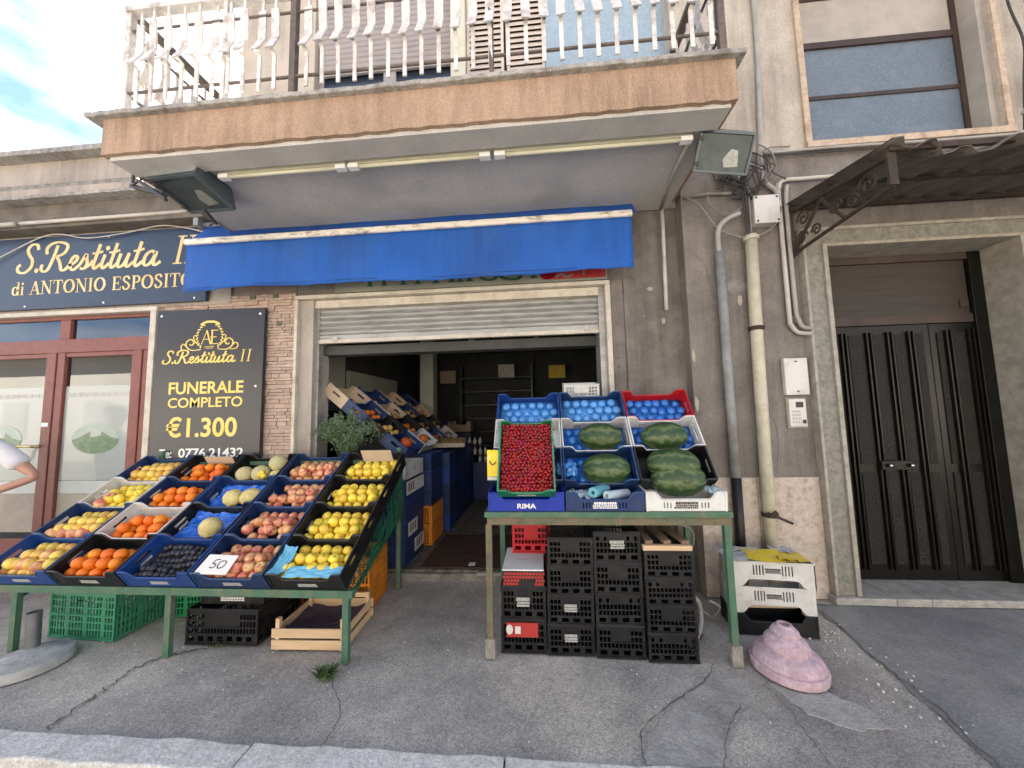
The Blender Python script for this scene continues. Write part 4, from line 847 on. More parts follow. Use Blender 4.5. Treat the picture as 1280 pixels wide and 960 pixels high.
# ================================================================== AWNING
AW = thing('awning', 'blue fabric awning with white front bar over the fruit shop opening', 'awning', (-1.2, 3.18, 3.3))
b = B(); n = 80
rowsY = [(3.165, 3.475), (3.10, 3.375), (3.03, 3.285), (2.965, 3.20)]
vs = []
for (y, z) in rowsY:
    for i in range(n+1): vs.append((-3.30+4.165*i/n+(.0), y, z-.006*math.sin(i*.35)*(1 if 3.0 < y < 3.15 else .2)))
b.add(vs, [(j*(n+1)+i, j*(n+1)+i+1, (j+1)*(n+1)+i+1, (j+1)*(n+1)+i) for j in range(3) for i in range(n)])
b.build('fabric_top', 'awning_blue', AW, smooth=True)
b = B(); vs = []; m_ = 12
for j in range(m_+1):
    for i in range(n+1):
        x = -3.275+4.09*i/n; k = j/m_
        y = 2.938+.012*k*math.sin(x*5.3)+.014*k*math.sin(x*7.7+1)+.006*math.sin(x*21+k*2)*k+.010*k*k*math.sin(x*3.3+2)
        zb = 2.707+.011*math.sin(x*2.1)+.006*math.sin(x*7)-.012*(x+3.27)/4
        vs.append((x-.045*k*(1 if i == 0 else 0)*1, y, 3.15+(zb-3.15)*k))
b.add(vs, [(j*(n+1)+i, (j+1)*(n+1)+i, (j+1)*(n+1)+i+1, j*(n+1)+i+1) for j in range(m_) for i in range(n)])
o = b.build('valance', 'awning_blue', AW, smooth=True); so = o.modifiers.new('cloth', 'SOLIDIFY'); so.thickness = .003
b = B(); b.tube([(-3.275+4.09*i/40, 2.933+.012*math.sin((-3.275+4.09*i/40)*5.3), 2.734+.009*math.sin((-3.275+4.09*i/40)*2.1)-.012*i/40) for i in range(41)], .0022, 4); b.build('hem_seam', 'plastic_blue', AW)
b = B(); b.box((-3.295, 2.915, 3.148), (.825, 2.962, 3.205)); b.build('front_bar', 'white_paint_chip', AW, bevel=.014)
b = B(); b.tube([(-3.33, 3.13, 3.455), (.87, 3.13, 3.455)], .022, 10); b.build('roller', 'lamp_lid', AW, smooth=True)
b = B(); b.box((.83, 3.08, 3.40), (.875, YA, 3.5)); b.box((-3.36, 3.06, 3.42), (-3.31, YA, 3.53)); b.build('bracket', 'lamp_lid', AW)
for x in (-2.7, .3):
    b = B(); b.bar((x, 3.15, 3.2), (x+.4, 3.02, 3.19), .03, .02); b.bar((x+.4, 3.02, 3.19), (x+.05, 2.95, 3.18), .03, .02); b.build('folding_arm', 'lamp_lid', AW)

# ================================================================== LAMPS
TL = thing('tube_light', 'row of unlit cream tube lights under the balcony', 'light', (-.6, 2.3, 3.34))
segs = [(-2.33, -1.35), (-1.33, -.30), (-.27, 1.06)]
for i, (x0, x1) in enumerate(segs):
    q = B(); q.box((x0, 2.292, 3.318), (x1, 2.33, 3.344)); q.build('trough', 'tube_cream', TL)
    q = B(); q.tube([(x0+.07, 2.302, 3.302), (x1-.07, 2.302, 3.302)], .014, 10); q.build('tube', 'tube_cream', TL, smooth=True)
    for xe in (x0, x1-.075): q = B(); q.box((xe, 2.282, 3.286), (xe+.075, 2.325, 3.318)); q.build('end_cap', 'white_print', TL)

def floodlight(name, label, loc, rot, s, lean_bracket):
    """box floodlight: local -Y is the glass face"""
    t = thing(name, label, 'light', loc, rot)
    wd, h, d = .40*s, .27*s, .17*s
    q = B(); q.add([(-wd/2, 0, -h/2), (wd/2, 0, -h/2), (wd/2, 0, h/2), (-wd/2, 0, h/2), (-wd*.3, d, -h*.3), (wd*.3, d, -h*.3), (wd*.36, d, h*.42), (-wd*.36, d, h*.42)],
          [(0, 1, 5, 4), (1, 2, 6, 5), (3, 0, 4, 7), (4, 5, 6, 7)]); q.build('housing', 'lamp_grey', t, world=False)
    q = B(); q.add([(-wd/2, 0, h/2+.001), (wd/2, 0, h/2+.001), (wd*.36, d, h*.42+.003), (-wd*.36, d, h*.42+.003), (-wd/2, -.005, h/2+.012), (wd/2, -.005, h/2+.012), (wd*.36, d, h*.42+.015), (-wd*.36, d, h*.42+.015)], [(4, 5, 6, 7), (0, 1, 5, 4), (1, 2, 6, 5), (3, 0, 4, 7)]); q.build('top_cover', 'lamp_lid', t, world=False)
    q = B(); e = .016*s
    q.box((-wd/2, -e, -h/2), (wd/2, -.001, -h/2+e)); q.box((-wd/2, -e, h/2-e), (wd/2, -.001, h/2)); q.box((-wd/2, -e, -h/2+e), (-wd/2+e, -.001, h/2-e)); q.box((wd/2-e, -e, -h/2+e), (wd/2, -.001, h/2-e)); q.build('front_frame', 'lamp_grey', t, world=False)
    q = B(); q.box((-wd/2+e, -.006, -h/2+e), (wd/2-e, -.002, h/2-e)); q.build('glass', 'lamp_glass', t, world=False)
    q = B(); q.add([(.02*s, -.0075, -h*.34), (.12*s, -.0075, -h*.3), (.10*s, -.0075, .02*s), (.05*s, -.0075, .03*s), (.0, -.0075, -.04*s)], [(0, 1, 2, 3, 4)]); q.build('reflector', 'lamp_reflector', t, world=False)
    for z in (h*.3, -h*.3): q = B(); q.box((-wd/2-.008, -e-.004, z-.012), (-wd/2+.03, -e+.002, z+.012)); q.build('clip', 'cable_dark', t, world=False)
    q = B()
    for a in lean_bracket: q.bar(*a)
    q.build('bracket', 'conduit_grey', t, world=False); return t
floodlight('floodlight', 'grey floodlight hanging at the right-hand end of the balcony above the cable tangle', (1.275, 2.34, 3.215), (R(24), R(5), R(5)), .92, [((.0, .12, .1), (-.08, .10, .2), .03, .008), ((-.16, .02, .1), (-.16, .10, .18), .02, .02), ((.12, .12, .08), (-.06, .1, .19), .025, .006)])
floodlight('floodlight', 'dark floodlight with tilted glass under the left end of the balcony', (-2.60, 2.36, 3.235), (R(72), R(6), R(-10)), 1.18, [((0, .15, .1), (0, .1, .26), .04, .01), ((.2, .1, .1), (.1, .1, .24), .02, .02)])
q = B(); q.bar((-3.2, 2.42, 3.38), (-2.72, 2.26, 3.17), .035, .03); q.bar((-3.12, 2.36, 3.34), (-2.95, 2.3, 3.36), .012, .012); q.bar((-3.0, 2.3, 3.335), (-2.66, 2.22, 3.10), .022, .022)
q.bar((-3.12, 2.36, 3.36), (-3.12, 2.36, 3.45), .014, .014); tag(q.build('lamp_arm', 'cable_dark'), 'dark steel arm sticking out left of the balcony lamp', 'bracket', kind='thing')
q = B(); q.tube(spline([(-2.5, 2.35, 3.1), (-2.75, 2.7, 3.2), (-2.92, 2.85, 3.3), (-3.2, 3.08, 3.42)]), .011, 6); tag(q.build('cable', 'cable_dark', smooth=True), 'black cable running from the left balcony lamp to the awning corner', 'cable', kind='thing')
# ================================================================== PIPES, CABLES, BOXES on the right wall
def pipe(name, m, pts, r, label, cat='pipe', group=None, k=6, smooth=True, bands=()):
    t = B(); P2 = spline(pts, k) if k else pts; t.tube(P2, r, 10); o = t.build(name, m, smooth=smooth); tag(o, label, cat, group, 'thing')
    for z, m2 in bands:
        bp = min(P2, key=lambda p: abs(p[2]-z)); q = B(); q.lathe([(r*1.02, -.018), (r*1.28, -.014), (r*1.28, .014), (r*1.02, .018)], 14, (bp[0], bp[1], z)); q.build('pipe_clamp', m2, o)
    return o
pipe('downpipe', 'pipe_cream', [(1.815, 3.02, 2.96), (1.80, 3.02, 2.2), (1.785, 3.02, 1.2), (1.775, 3.02, .02)], .046, 'thick cream downpipe standing against the grey wall', bands=((2.16, 'rust_iron'), (2.93, 'pipe_cream'), (.66, 'rust_iron')), k=1)
q = B(); q.bar((1.74, 2.965, .685), (1.93, 2.985, .60), .012, .02); q.bar((1.75, 2.96, .66), (1.80, 2.95, .70), .02, .02); tag(q.build('pipe_strap', 'rust_iron'), 'bent rusty strap round the foot of the cream downpipe', 'bracket', kind='thing')
pipe('downpipe', 'pipe_grey', [(1.552, 3.025, 2.83), (1.552, 3.025, 1.6), (1.55, 3.025, .95)], .036, 'flaking grey downpipe beside the wall corner', k=1)
pipe('downpipe', 'plastic_black', [(1.55, 3.02, .95), (1.548, 3.02, .5), (1.545, 3.02, .02)], .037, 'black lower length of the grey downpipe behind the melon table', k=1)
pipe('hose', 'conduit_grey', [(1.552, 3.025, 2.83), (1.55, 3.025, 2.98), (1.58, 3.02, 3.07), (1.66, 3.02, 3.13), (1.74, 3.02, 3.16)], .021, 'grey hose bending out of the top of the grey downpipe', 'hose')
pipe('conduit', 'conduit_white', [(2.085, 3.05, 3.42), (2.085, 3.05, 3.3), (2.085, 3.05, 2.28), (2.09, 3.05, 2.19), (2.14, 3.05, 2.12), (2.21, 3.0, 2.095)], .017, 'pale conduit bending at its foot, the left one of a pair beside the door canopy', group=None)
pipe('conduit', 'conduit_grey', [(2.16, 3.05, 3.40), (2.14, 3.05, 3.2), (2.14, 3.05, 2.38), (2.15, 3.05, 2.24), (2.18, 3.04, 2.16), (2.225, 3.0, 2.14)], .017, 'grey conduit bending at its foot, the right one of a pair beside the door canopy')
pipe('conduit', 'conduit_white', [(2.085, 3.04, 3.36), (2.10, 3.04, 3.42), (2.16, 3.04, 3.445), (2.3, 3.04, 3.445), (2.62, 3.04, 3.45)], .016, 'pale conduit turning right above the door canopy')
pipe('conduit', 'conduit_grey', [(2.02, 3.045, 5.6), (2.015, 3.045, 4.7), (1.975, 3.045, 3.9), (1.955, 3.045, 3.62), (1.955, 3.045, 3.52), (2.0, 3.045, 3.42), (2.06, 3.045, 3.36), (2.085, 3.045, 3.27)], .019, 'tall conduit climbing the cream wall past the balcony end', k=5)
pipe('conduit', 'conduit_white', [(1.155, 3.17, 3.33), (1.15, 3.17, 2.9), (1.143, 3.17, 2.39)], .017, 'short cream conduit hanging below the balcony at the end of the awning', k=1)
pipe('conduit', 'conduit_grey', [(1.06, 2.33, 3.325), (1.08, 2.7, 3.325), (1.14, 3.15, 3.325)], .014, 'grey conduit along the right-hand edge of the balcony underside', k=1)
pipe('conduit', 'old_concrete', [(1.30, 3.05, 3.35), (1.5, 3.045, 3.37), (1.75, 3.05, 3.36)], .014, 'short level conduit from the wall corner to the cable tangle', k=1)
cables = [
 ([(1.31, 3.05, 3.36), (1.42, 3.02, 3.25), (1.56, 3.02, 3.03), (1.72, 3.02, 2.955), (1.81, 3.02, 2.95), (1.92, 3.02, 2.97), (2.02, 3.02, 3.05), (2.08, 3.02, 3.2)], .008, 'cable_grey', 'grey cable looping from the wall corner down to the cream downpipe'),
 ([(1.5, 3.04, 3.36), (1.5, 3.01, 3.25), (1.58, 3.0, 3.16), (1.7, 3.01, 3.17), (1.80, 3.02, 3.28), (1.78, 3.02, 3.42)], .006, 'cable_grey', 'thin cable hanging in a loop left of the junction box'),
 ([(1.80, 3.02, 3.5), (1.79, 3.01, 3.3), (1.80, 3.02, 3.1), (1.81, 3.02, 2.97)], .010, 'cable_dark', 'dark cable dropping straight into the cream downpipe'),
 ([(1.77, 3.02, 3.46), (1.765, 3.0, 3.25), (1.78, 3.01, 3.08), (1.80, 3.02, 2.97)], .007, 'cable_dark', 'thinner dark cable beside the one entering the cream downpipe'),
 ([(1.83, 3.03, 3.48), (1.82, 3.01, 3.28), (1.82, 3.01, 3.1), (1.82, 3.02, 2.97)], .006, 'cable_grey', 'grey cable between the dark ones entering the cream downpipe'),
 ([(1.92, 2.99, 3.75), (2.02, 3.0, 3.68), (2.05, 3.0, 3.56), (1.98, 3.0, 3.52), (1.93, 3.0, 3.62), (2.0, 3.01, 3.72), (2.2, 3.03, 3.735)], .006, 'cable_grey', 'grey cable curling in a ring below the cream wall edge'),
 ([(1.40, 2.42, 3.3), (1.6, 2.8, 3.62), (1.98, 3.0, 3.62), (2.02, 3.0, 3.5), (2.14, 3.02, 3.44)], .0045, 'cable_dark', 'thin black wire from the grey floodlight to the conduits'),
 ([(1.99, 3.04, 3.70), (2.6, 3.03, 3.70), (3.4, 3.03, 3.69), (4.6, 3.03, 3.70)], .012, 'conduit_grey', 'grey cable stretched level under the cream wall'),
 ([(1.99, 3.04, 3.675), (2.7, 3.03, 3.66), (3.6, 3.03, 3.665), (4.6, 3.03, 3.65)], .007, 'cable_dark', 'thin dark cable sagging under the level grey cable'),
 ([(3.98, 3.0, 5.6), (4.02, 3.02, 4.9), (4.08, 3.01, 4.5), (4.06, 3.02, 4.2), (4.0, 3.02, 3.72)], .008, 'cable_dark', 'dark cable hanging beside the blue-paned window'),
 ([(4.08, 3.0, 5.6), (4.14, 3.02, 4.95), (4.24, 3.01, 4.5), (4.17, 3.02, 4.25), (4.0, 3.02, 3.85)], .007, 'cable_grey', 'grey cable bowing outwards beside the blue-paned window'),
]
for pts, r, m_, lab in cables: pipe('cable', m_, pts, r, lab, 'cable', 'cables on the grey wall')
rc = random.Random(21); q = B()
for k in range(16):
    c0 = Vector((rc.uniform(1.62, 1.9), 3.0+rc.uniform(-.04, .04), rc.uniform(3.3, 3.58)))
    q.tube(spline([c0+Vector((rc.uniform(-.13, .13), rc.uniform(-.05, .04), rc.uniform(-.14, .12))) for _ in range(5)], 6), rc.choice((.004, .005, .007)), 5)
tag(q.build('cable_tangle', 'cable_dark', smooth=True), 'messy tangle of dark wires below the grey floodlight', 'cable', kind='thing')
q = B(); q.box((1.58, 2.99, 3.50), (1.72, 3.07, 3.60)); q.tube([(1.70, 2.98, 3.45), (1.76, 2.98, 3.55)], .035, 10); tag(q.build('wall_insulator', 'pipe_grey', bevel=.01), 'small grey fitting behind the grey floodlight', 'fitting', kind='thing')
JB = thing('junction_box', 'square dirty-white junction box beside the door canopy', 'box', (1.94, 3.08, 3.05))
q = B(); q.box((1.848, 3.0, 3.052), (2.04, YE-.001, 3.285)); q.build('case', 'box_white', JB, bevel=.008)
q = B(); q.box((1.842, 2.985, 3.046), (2.046, 2.999, 3.291)); q.build('cover', 'box_white', JB, bevel=.006)
for x in (1.862, 2.026):
    for z in (3.066, 3.27): q = B(); q.box((x-.007, 2.98, z-.007), (x+.007, 2.986, z+.007)); q.build('screw', 'cable_dark', JB)
MB_ = thing('meter_box', 'blank cream cover box above the intercom', 'box', (2.09, 3.08, 1.6))
q = B(); q.box((2.0, 3.035, 1.602), (2.182, YE-.001, 1.905)); q.build('cover', 'box_white', MB_, bevel=.006)
for z in (1.63, 1.875): q = B(); q.box((2.085, 3.03, z-.006), (2.097, 3.036, z+.006)); q.build('screw', 'cable_dark', MB_)
IC = thing('intercom', 'small white intercom with keypad beside the entrance door', 'intercom', (2.085, 3.08, 1.35))
q = B(); q.box((2.008, 3.06, 1.335), (2.158, YE-.001, 1.578)); q.build('backplate', 'marble_edge', IC)
q = B(); q.box((2.018, 3.045, 1.346), (2.148, 3.062, 1.568)); q.build('panel', 'box_white', IC, bevel=.004)
q = B(); q.box((2.07, 3.041, 1.50), (2.125, 3.0455, 1.545)); q.build('screen', 'cable_dark', IC)
for r_ in range(4):
    for c in range(3): q = B(); q.box((2.036+c*.024, 3.0405, 1.375+r_*.028), (2.052+c*.024, 3.0455, 1.392+r_*.028)); q.build('button', 'grey_print', IC)
q = B(); q.box((2.112, 3.0415, 1.37), (2.138, 3.0455, 1.40)); q.build('key_switch', 'cable_dark', IC)

# ================================================================== DOOR CANOPY
CN = thing('door_canopy', 'rusty iron canopy with ragged corrugated sheet over the entrance door', 'canopy', (3, 3.08, 3.15))
b = B(); nx, ny = 90, 8; rc = random.Random(2); ed = [rc.uniform(-.05, .06)+.05*math.sin(i*.55) for i in range(nx+1)]
vs = []
for s_ in (0, 1):
    for j in range(ny+1):
        for i in range(nx+1):
            x = 2.13+4.2*i/nx; k = j/ny
            y = 3.085-(.915+ed[i]*(.6 if j == ny else 0))*k
            z = 3.228-.145*k+.026*math.sin(x*2*math.pi/.21)*(1 if i > 1 else .3)+.012*math.sin(x*2.7)*k+(.05*math.sin(x*4.1)-.03)*(k**3)
            vs.append((x, y, z-s_*.006))
N_ = (nx+1)*(ny+1)
fs = [(j*(nx+1)+i, (j+1)*(nx+1)+i, (j+1)*(nx+1)+i+1, j*(nx+1)+i+1) for j in range(ny) for i in range(nx)]
b.add(vs, fs+[tuple(a+N_ for a in f[::-1]) for f in fs]+[(ny*(nx+1)+i, ny*(nx+1)+i+N_, ny*(nx+1)+i+1+N_, ny*(nx+1)+i+1) for i in range(nx)])
b.build('corrugated_sheet', 'canopy_sheet', CN, smooth=True)
b = B(); b.box((2.15, 2.18, 3.035), (6.3, 2.205, 3.065)); b.box((2.15, 2.62, 3.12), (6.3, 2.65, 3.145)); b.box((2.15, 3.03, 3.17), (6.3, 3.06, 3.2)); b.build('purlin', 'rust_iron', CN)
for xb in (2.17, 5.2):
    b = B(); b.bar((xb, 3.07, 3.16), (xb, 2.2, 3.02), .03, .03); b.bar((xb, 3.06, 3.2), (xb, 3.06, 2.77), .03, .03); b.bar((xb, 2.205, 3.05), (xb, 2.205, 2.83), .05, .018); b.bar((xb, 3.06, 2.79), (xb, 2.205, 2.83), .022, .018)
    b.bar((xb, 3.05, 2.8), (xb, 2.72, 3.09), .022, .016); b.bar((xb, 2.74, 3.08), (xb, 2.55, 2.82), .02, .016)
    def scroll(cy, cz, r, s_):
        b.tube([(xb, cy+s_*r*(1-k/26)*math.cos(k*.42), cz+r*(1-k/26)*math.sin(k*.42)) for k in range(24)], .008, 5)
    scroll(2.36, 2.94, .075, 1); scroll(2.62, 2.94, .06, -1); scroll(2.92, 3.03, .07, 1); scroll(2.95, 2.88, .06, -1); scroll(2.48, 2.9, .05, -1); scroll(2.80, 2.87, .05, 1)
    b.build('scroll_bracket', 'rust_iron', CN)

# ================================================================== CRATES
MESHC = {}
def smooth01(t): t = max(0, min(1, t)); return t*t*(3-2*t)
def crate_meshes(w, d, h, style, m, rim):
    key = (w, d, h, style, m, rim)
    if key in MESHC: return MESHC[key]
    lip = h*(.62 if style in ('display', 'slot') else 1); th = .007
    cw = .055 if w > .4 else .04
    prof = (lambda L_: (lambda x: lip+(h-lip)*(1-smooth01((min(x, L_-x)-cw)/.045)))) if lip < h else (lambda L_: (lambda x: h))
    b = B(); b.box((.002, .002, h*.36 if style == 'tray' else 0), (w-.002, d-.002, h*.36+.006 if style == 'tray' else .008))
    def grid(Ln, long_side):
        if style == 'display':
            if long_side:
                xs = sorted(set([0, cw, cw+.015, cw+.03, cw+.045]+[cw+.045+(Ln-2*cw-.09)*k/6 for k in range(1, 6)]+[Ln-cw-.045, Ln-cw-.03, Ln-cw-.015, Ln-cw, Ln])); return xs, [.004, h*.3, h*.5, h], set()
            a = Ln/2; xs = [0, a-.05, a+.05, Ln]; return xs, [.004, h*.56, h*.74, h], {(1, 1)}
        if style == 'slot':
            if long_side:
                xs = [0, cw, cw+.015, cw+.03, cw+.045]; holes = set(); x = cw+.05
                while x < Ln/2-.085: xs += [x, x+.008]; x += .019
                k = len(xs); mid = [Ln/2-.07, Ln/2+.07]; xs2 = [Ln-v for v in reversed(xs)]; allx = xs+mid+xs2
                for i in range(len(allx)-1):
                    if abs(allx[i+1]-allx[i]-.008) < 1e-6: holes.add((i, 1))
                return allx, [.004, h*.16, h*.46, h], holes
            a = Ln/2; xs = [0, .03, .045, .06, a-.05, a+.05, Ln-.06, Ln-.045, Ln-.03, Ln]; return xs, [.004, h*.56, h*.74, h], {(4, 1), (1, 1), (7, 1)}
        if style in ('vent', 'vent2'):
            xs = [0, .016]; n = max(6, int((Ln-.04)/.022)); st = (Ln-.032)/n
            for k in range(n): xs += [.016+k*st+.003, .016+(k+1)*st-.003]
            xs += [Ln-.016, Ln]
            zs = [.004, h*.10, h*.24, h*.32, h*.46, h*.52, h*.66, h*.72, h*.86, h*.9, h]; holes = set()
            for k in range(n):
                i = 2+2*k
                if k % 3 != 2: holes.add((i, 1))
                if k % 3 == 0: holes.add((i+1, 1))
                far = abs(k-(n-1)/2) > n*.24
                for j in (3, 5, 7):
                    if far or j == 3 or (style == 'vent2' and j == 5): holes.add((i, j))
                if style == 'vent2' and k % 2: holes.discard((i, 7))
            return xs, zs, holes
        if style == 'lattice':
            n = int(Ln/.026); st = (Ln-.03)/n; xs = [0]+[v for k in range(n) for v in (.015+k*st+.004, .015+(k+1)*st-.004)]+[Ln]
            zs = [.004, h*.06]+[h*(.06+.15*k)+o for k in range(1, 6) for o in (-.006, .004)]+[h*.90, h]
            holes = set()
            for k in range(n):
                for j in range(1, len(zs)-2, 2):
                    if k % 6 != 5: holes.add((1+2*k, j))
            if long_side:
                for k in range(n//3, 2*n//3):
                    for i in (1+2*k, 2+2*k): holes.add((i, len(zs)-4))
            return xs, zs, holes
        if style == 'tray':
            if not long_side:
                xs = [0, .03]+[v for k in range(int((Ln-.07)/.019)) for v in (.035+k*.019, .044+k*.019)]+[Ln]; return xs, [0, h*.2, h*.46, h*.58, h*.86, h], {(i, j) for i in range(2, len(xs)-2, 2) for j in (1, 3)}
            xs = [0, .05, .07, .10]; holes = set(); x = .13
            while x < .19: xs += [x, x+.009]; x += .019
            k = len(xs); xs2 = [Ln-v for v in reversed(xs)]; allx = xs+xs2
            for i in range(len(allx)-1):
                if abs(allx[i+1]-allx[i]-.009) < 1e-6: holes.add((i, 1))
            return allx, [0, h*.50, h*.88, h], holes
        return [0, Ln*.3, Ln*.7, Ln], [.004, h*.5, h], set()
    xs, zs, ho = grid(w, True)
    bt = (lambda x: h*.33*smooth01((min(x, w-x)-.05)/.06)) if style == 'tray' else None
    b.panel(xs, zs, ho, lambda x, z, t: (x, t, z), th, prof(w), bt); b.panel(xs, zs, ho, lambda x, z, t: (x, d-t, z), th, prof(w), bt)
    xs, zs, ho = grid(d, False)
    b.panel(xs, zs, ho, lambda x, z, t: (t, x, z), th); b.panel(xs, zs, ho, lambda x, z, t: (w-t, x, z), th)
    if style in ('vent', 'vent2', 'lattice'):
        for x in (0, w-.014):
            for y in (-.004, d-.010): b.box((x, y, 0), (x+.014, y+.014, h-.001))
        b.box((-.002, -.005, h*.48), (w+.002, -.0005, h*.515)); b.box((-.002, -.006, .0), (w+.002, -.0005, .012))
    if style in ('display', 'slot'):
        for x in (-.001, w-.012):
            for y in (-.003, d-.009): b.box((x, y, 0), (x+.013, y+.012, h-.002))
    body = b.mesh('body', m)
    r = B(); f = prof(w); n = 36; pts = [(w*i/n, 0, f(w*i/n)) for i in range(n+1)]; rr = .0055
    for y in (.002, d-.002): r.tube([(p[0], y, p[2]) for p in pts], rr, 6)
    for x in (.002, w-.002): r.tube([(x, 0, h), (x, d, h)], rr, 6)
    MESHC[key] = (body, r.mesh('rim', rim)); return MESHC[key]
def logo_mesh(wd, ht, m, seed, th=.0012):
    r = random.Random(seed); b = B(); x = -wd/2
    rows_ = ((ht*.12, ht*.5), (-ht*.2, ht*.04), (-ht*.5, -ht*.28))
    for z0, z1 in rows_:
        x = -wd/2+r.uniform(0, wd*.1)
        while x < wd/2-wd*.06:
            q = r.uniform(wd*.03, wd*.09); b.box((x, -th, z0), (min(x+q, wd/2), 0, z1)); x += q+wd*.02
    return b.mesh('logo', m)
LOGOS = {}
def crate(name, label, loc, rot, w, d, h, style, m, rim=None, group=None, logo=None, slot_label=False, logo_z=.35, logo_size=(.11, .03)):
    t = thing(name, label, 'crate', loc, rot, group)
    body, rm = crate_meshes(w, d, h, style, m, rim or m)
    inst('body', body, (0, 0, 0), parent=t); inst('rim', rm, (0, 0, 0), parent=t)
    if logo:
        k = (logo, logo_size, int(w*100)) 
        if k not in LOGOS: LOGOS[k] = logo_mesh(*logo_size, logo, len(LOGOS)+3)
        inst('logo', LOGOS[k], (w/2, -.0062 if style in ('vent', 'vent2', 'lattice') else -.001, h*logo_z), parent=t)
    if slot_label:
        if 'sl' not in LOGOS:
            b = B(); b.box((0, -.038, 0), (.0012, .038, .018)); LOGOS['sl'] = b.mesh('label', 'grey_print')
        inst('label', LOGOS['sl'], (.0075, d/2, h*.34), parent=t)
    return t
# ------------------------------------------------------------------ fruit meshes
def with_stem(me, start, m2):
    me.materials.append(MATS[m2])
    for p in me.polygons:
        if p.index >= start: p.material_index = 1
    return me
def fruit(prof, n, m, name, stem=None, squash=(1, 1, 1)):
    b = B(); b.lathe([(max(r, .0004), z) for r, z in prof], n); k = len(b.f)
    b.v = [(x*squash[0], y*squash[1], z*squash[2]) for x, y, z in b.v]
    if stem: b.tube(*stem); me = b.mesh(name, m, True); return with_stem(me, k, 'nut_brown' if m != 'cherry_skin' else 'leaf_green')
    return b.mesh(name, m, True)
apple_p = [(.004, -.030), (.016, -.034), (.031, -.027), (.040, -.010), (.0415, .006), (.037, .021), (.025, .032), (.012, .033), (.003, .026)]
stem_a = ([(0, 0, .026), (.003, 0, .036), (.007, 0, .043)], .0018, 5)
M_yap = fruit(apple_p, 14, 'yellow_apple', 'yellow_apple', stem_a); M_rap = fruit(apple_p, 14, 'red_apple', 'red_apple', stem_a)
pear_p = [(.003, -.037), (.02, -.036), (.036, -.022), (.042, -.002), (.037, .018), (.026, .034), (.014, .043), (.003, .045)]
M_pear = fruit(pear_p, 14, 'yellow_pear', 'mango', ([(0, 0, .044), (.002, .001, .052)], .002, 5))
sph = lambda r, n=8, sq=1: [(r*math.sin(math.pi*k/n), -r*sq*math.cos(math.pi*k/n)) for k in range(n+1)]
M_or = fruit(sph(.0405, 9, .95), 14, 'orange_skin', 'orange', ([(0, 0, .0375), (0, 0, .0395)], .004, 6))
M_plum = fruit(sph(.019, 7, 1.15), 10, 'plum_skin', 'plum')
def ribbed(r, n, ribs, sq, m, name, depth=.05):
    b = B(); N = 10; nn_ = n
    vs = []; 
    for k in range(N+1):
        for j in range(nn_):
            a = 2*math.pi*j/nn_; rr = max(r*math.sin(math.pi*k/N), .002)*(1-depth*abs(math.sin(a*ribs/2))**3)
            vs.append((rr*math.cos(a), rr*math.sin(a), -r*sq*math.cos(math.pi*k/N)))
    b.add(vs, [(i*nn_+j, i*nn_+(j+1) % nn_, (i+1)*nn_+(j+1) % nn_, (i+1)*nn_+j) for i in range(N) for j in range(nn_)]); return b.mesh(name, m, True)
M_mel = ribbed(.070, 30, 10, .95, 'melon_skin', 'melon', .02); M_can = ribbed(.072, 36, 9, 1.2, 'canary_skin', 'melon', .05)
M_squ = ribbed(.062, 36, 9, .72, 'squash_skin', 'squash', .12)
b = B(); b.lathe([(max(.083*math.sin(math.pi*k/16)**.86, .002), -.132*math.cos(math.pi*k/16)) for k in range(17)], 28); b.v = [(z, x, y) for x, y, z in b.v]; b.f = [f[::1] for f in b.f]; M_wm = b.mesh('watermelon', 'watermelon_skin', True)
b = B(); b.lathe([(max(.0118*math.sin(math.pi*k/6), .0006), -.0112*math.cos(math.pi*k/6)) for k in range(7)], 10); k_ = len(b.f); b.tube([(0, 0, .010), (.004, .002, .020), (.011, .003, .027)], .0009, 4, False); M_ch = with_stem(b.mesh('cherry', 'cherry_skin', True), k_, 'leaf_green')

def put(name, me, cr, p, label, cat, group, rot=None, s=1, rng=random):
    M = local_matrix(cr); o = inst(name, me, M @ Vector(p), rot or (rng.uniform(0, 6.3), rng.uniform(0, 6.3), rng.uniform(0, 6.3)), (s, s, s))
    tag(o, label, cat, group, 'thing'); return o
def fill(cr, w, me, r, label, name, cat, group, rows=3, per=5, top=2, seed=0, tilt=1.0, x0=None, skip=0, base=.0405):
    rg = random.Random(seed); sp = (w-.03-2*r)/(per-1)
    for j in range(rows):
        off = 0 if j % 2 == 0 else sp*.5
        for i in range(per-(j % 2)):
            if rg.random() < skip: continue
            put(name, me, cr, (.015+r+off+i*sp+rg.uniform(-.004, .004), .012+r+j*r*1.74+rg.uniform(-.003, .003), .010+r+rg.uniform(0, .004)), label, cat, group, (rg.gauss(.55, .5)*tilt, rg.gauss(0, .5)*tilt, rg.uniform(0, 6.28)), rg.uniform(.93, 1.06)*r/base, rg)
    for j in range(top):
        off = sp*.5 if j % 2 == 0 else sp
        for i in range(per-1-(j % 2)):
            if rg.random() < .12: continue
            put(name, me, cr, (.015+r+off+i*sp+rg.uniform(-.006, .006), .012+r+r*.9+j*r*1.74, .010+r*2.45+rg.uniform(-.004, .004)), label, cat, group, (rg.gauss(.55, .6)*tilt, rg.gauss(0, .6)*tilt, rg.uniform(0, 6.28)), rg.uniform(.93, 1.06)*r/base, rg)
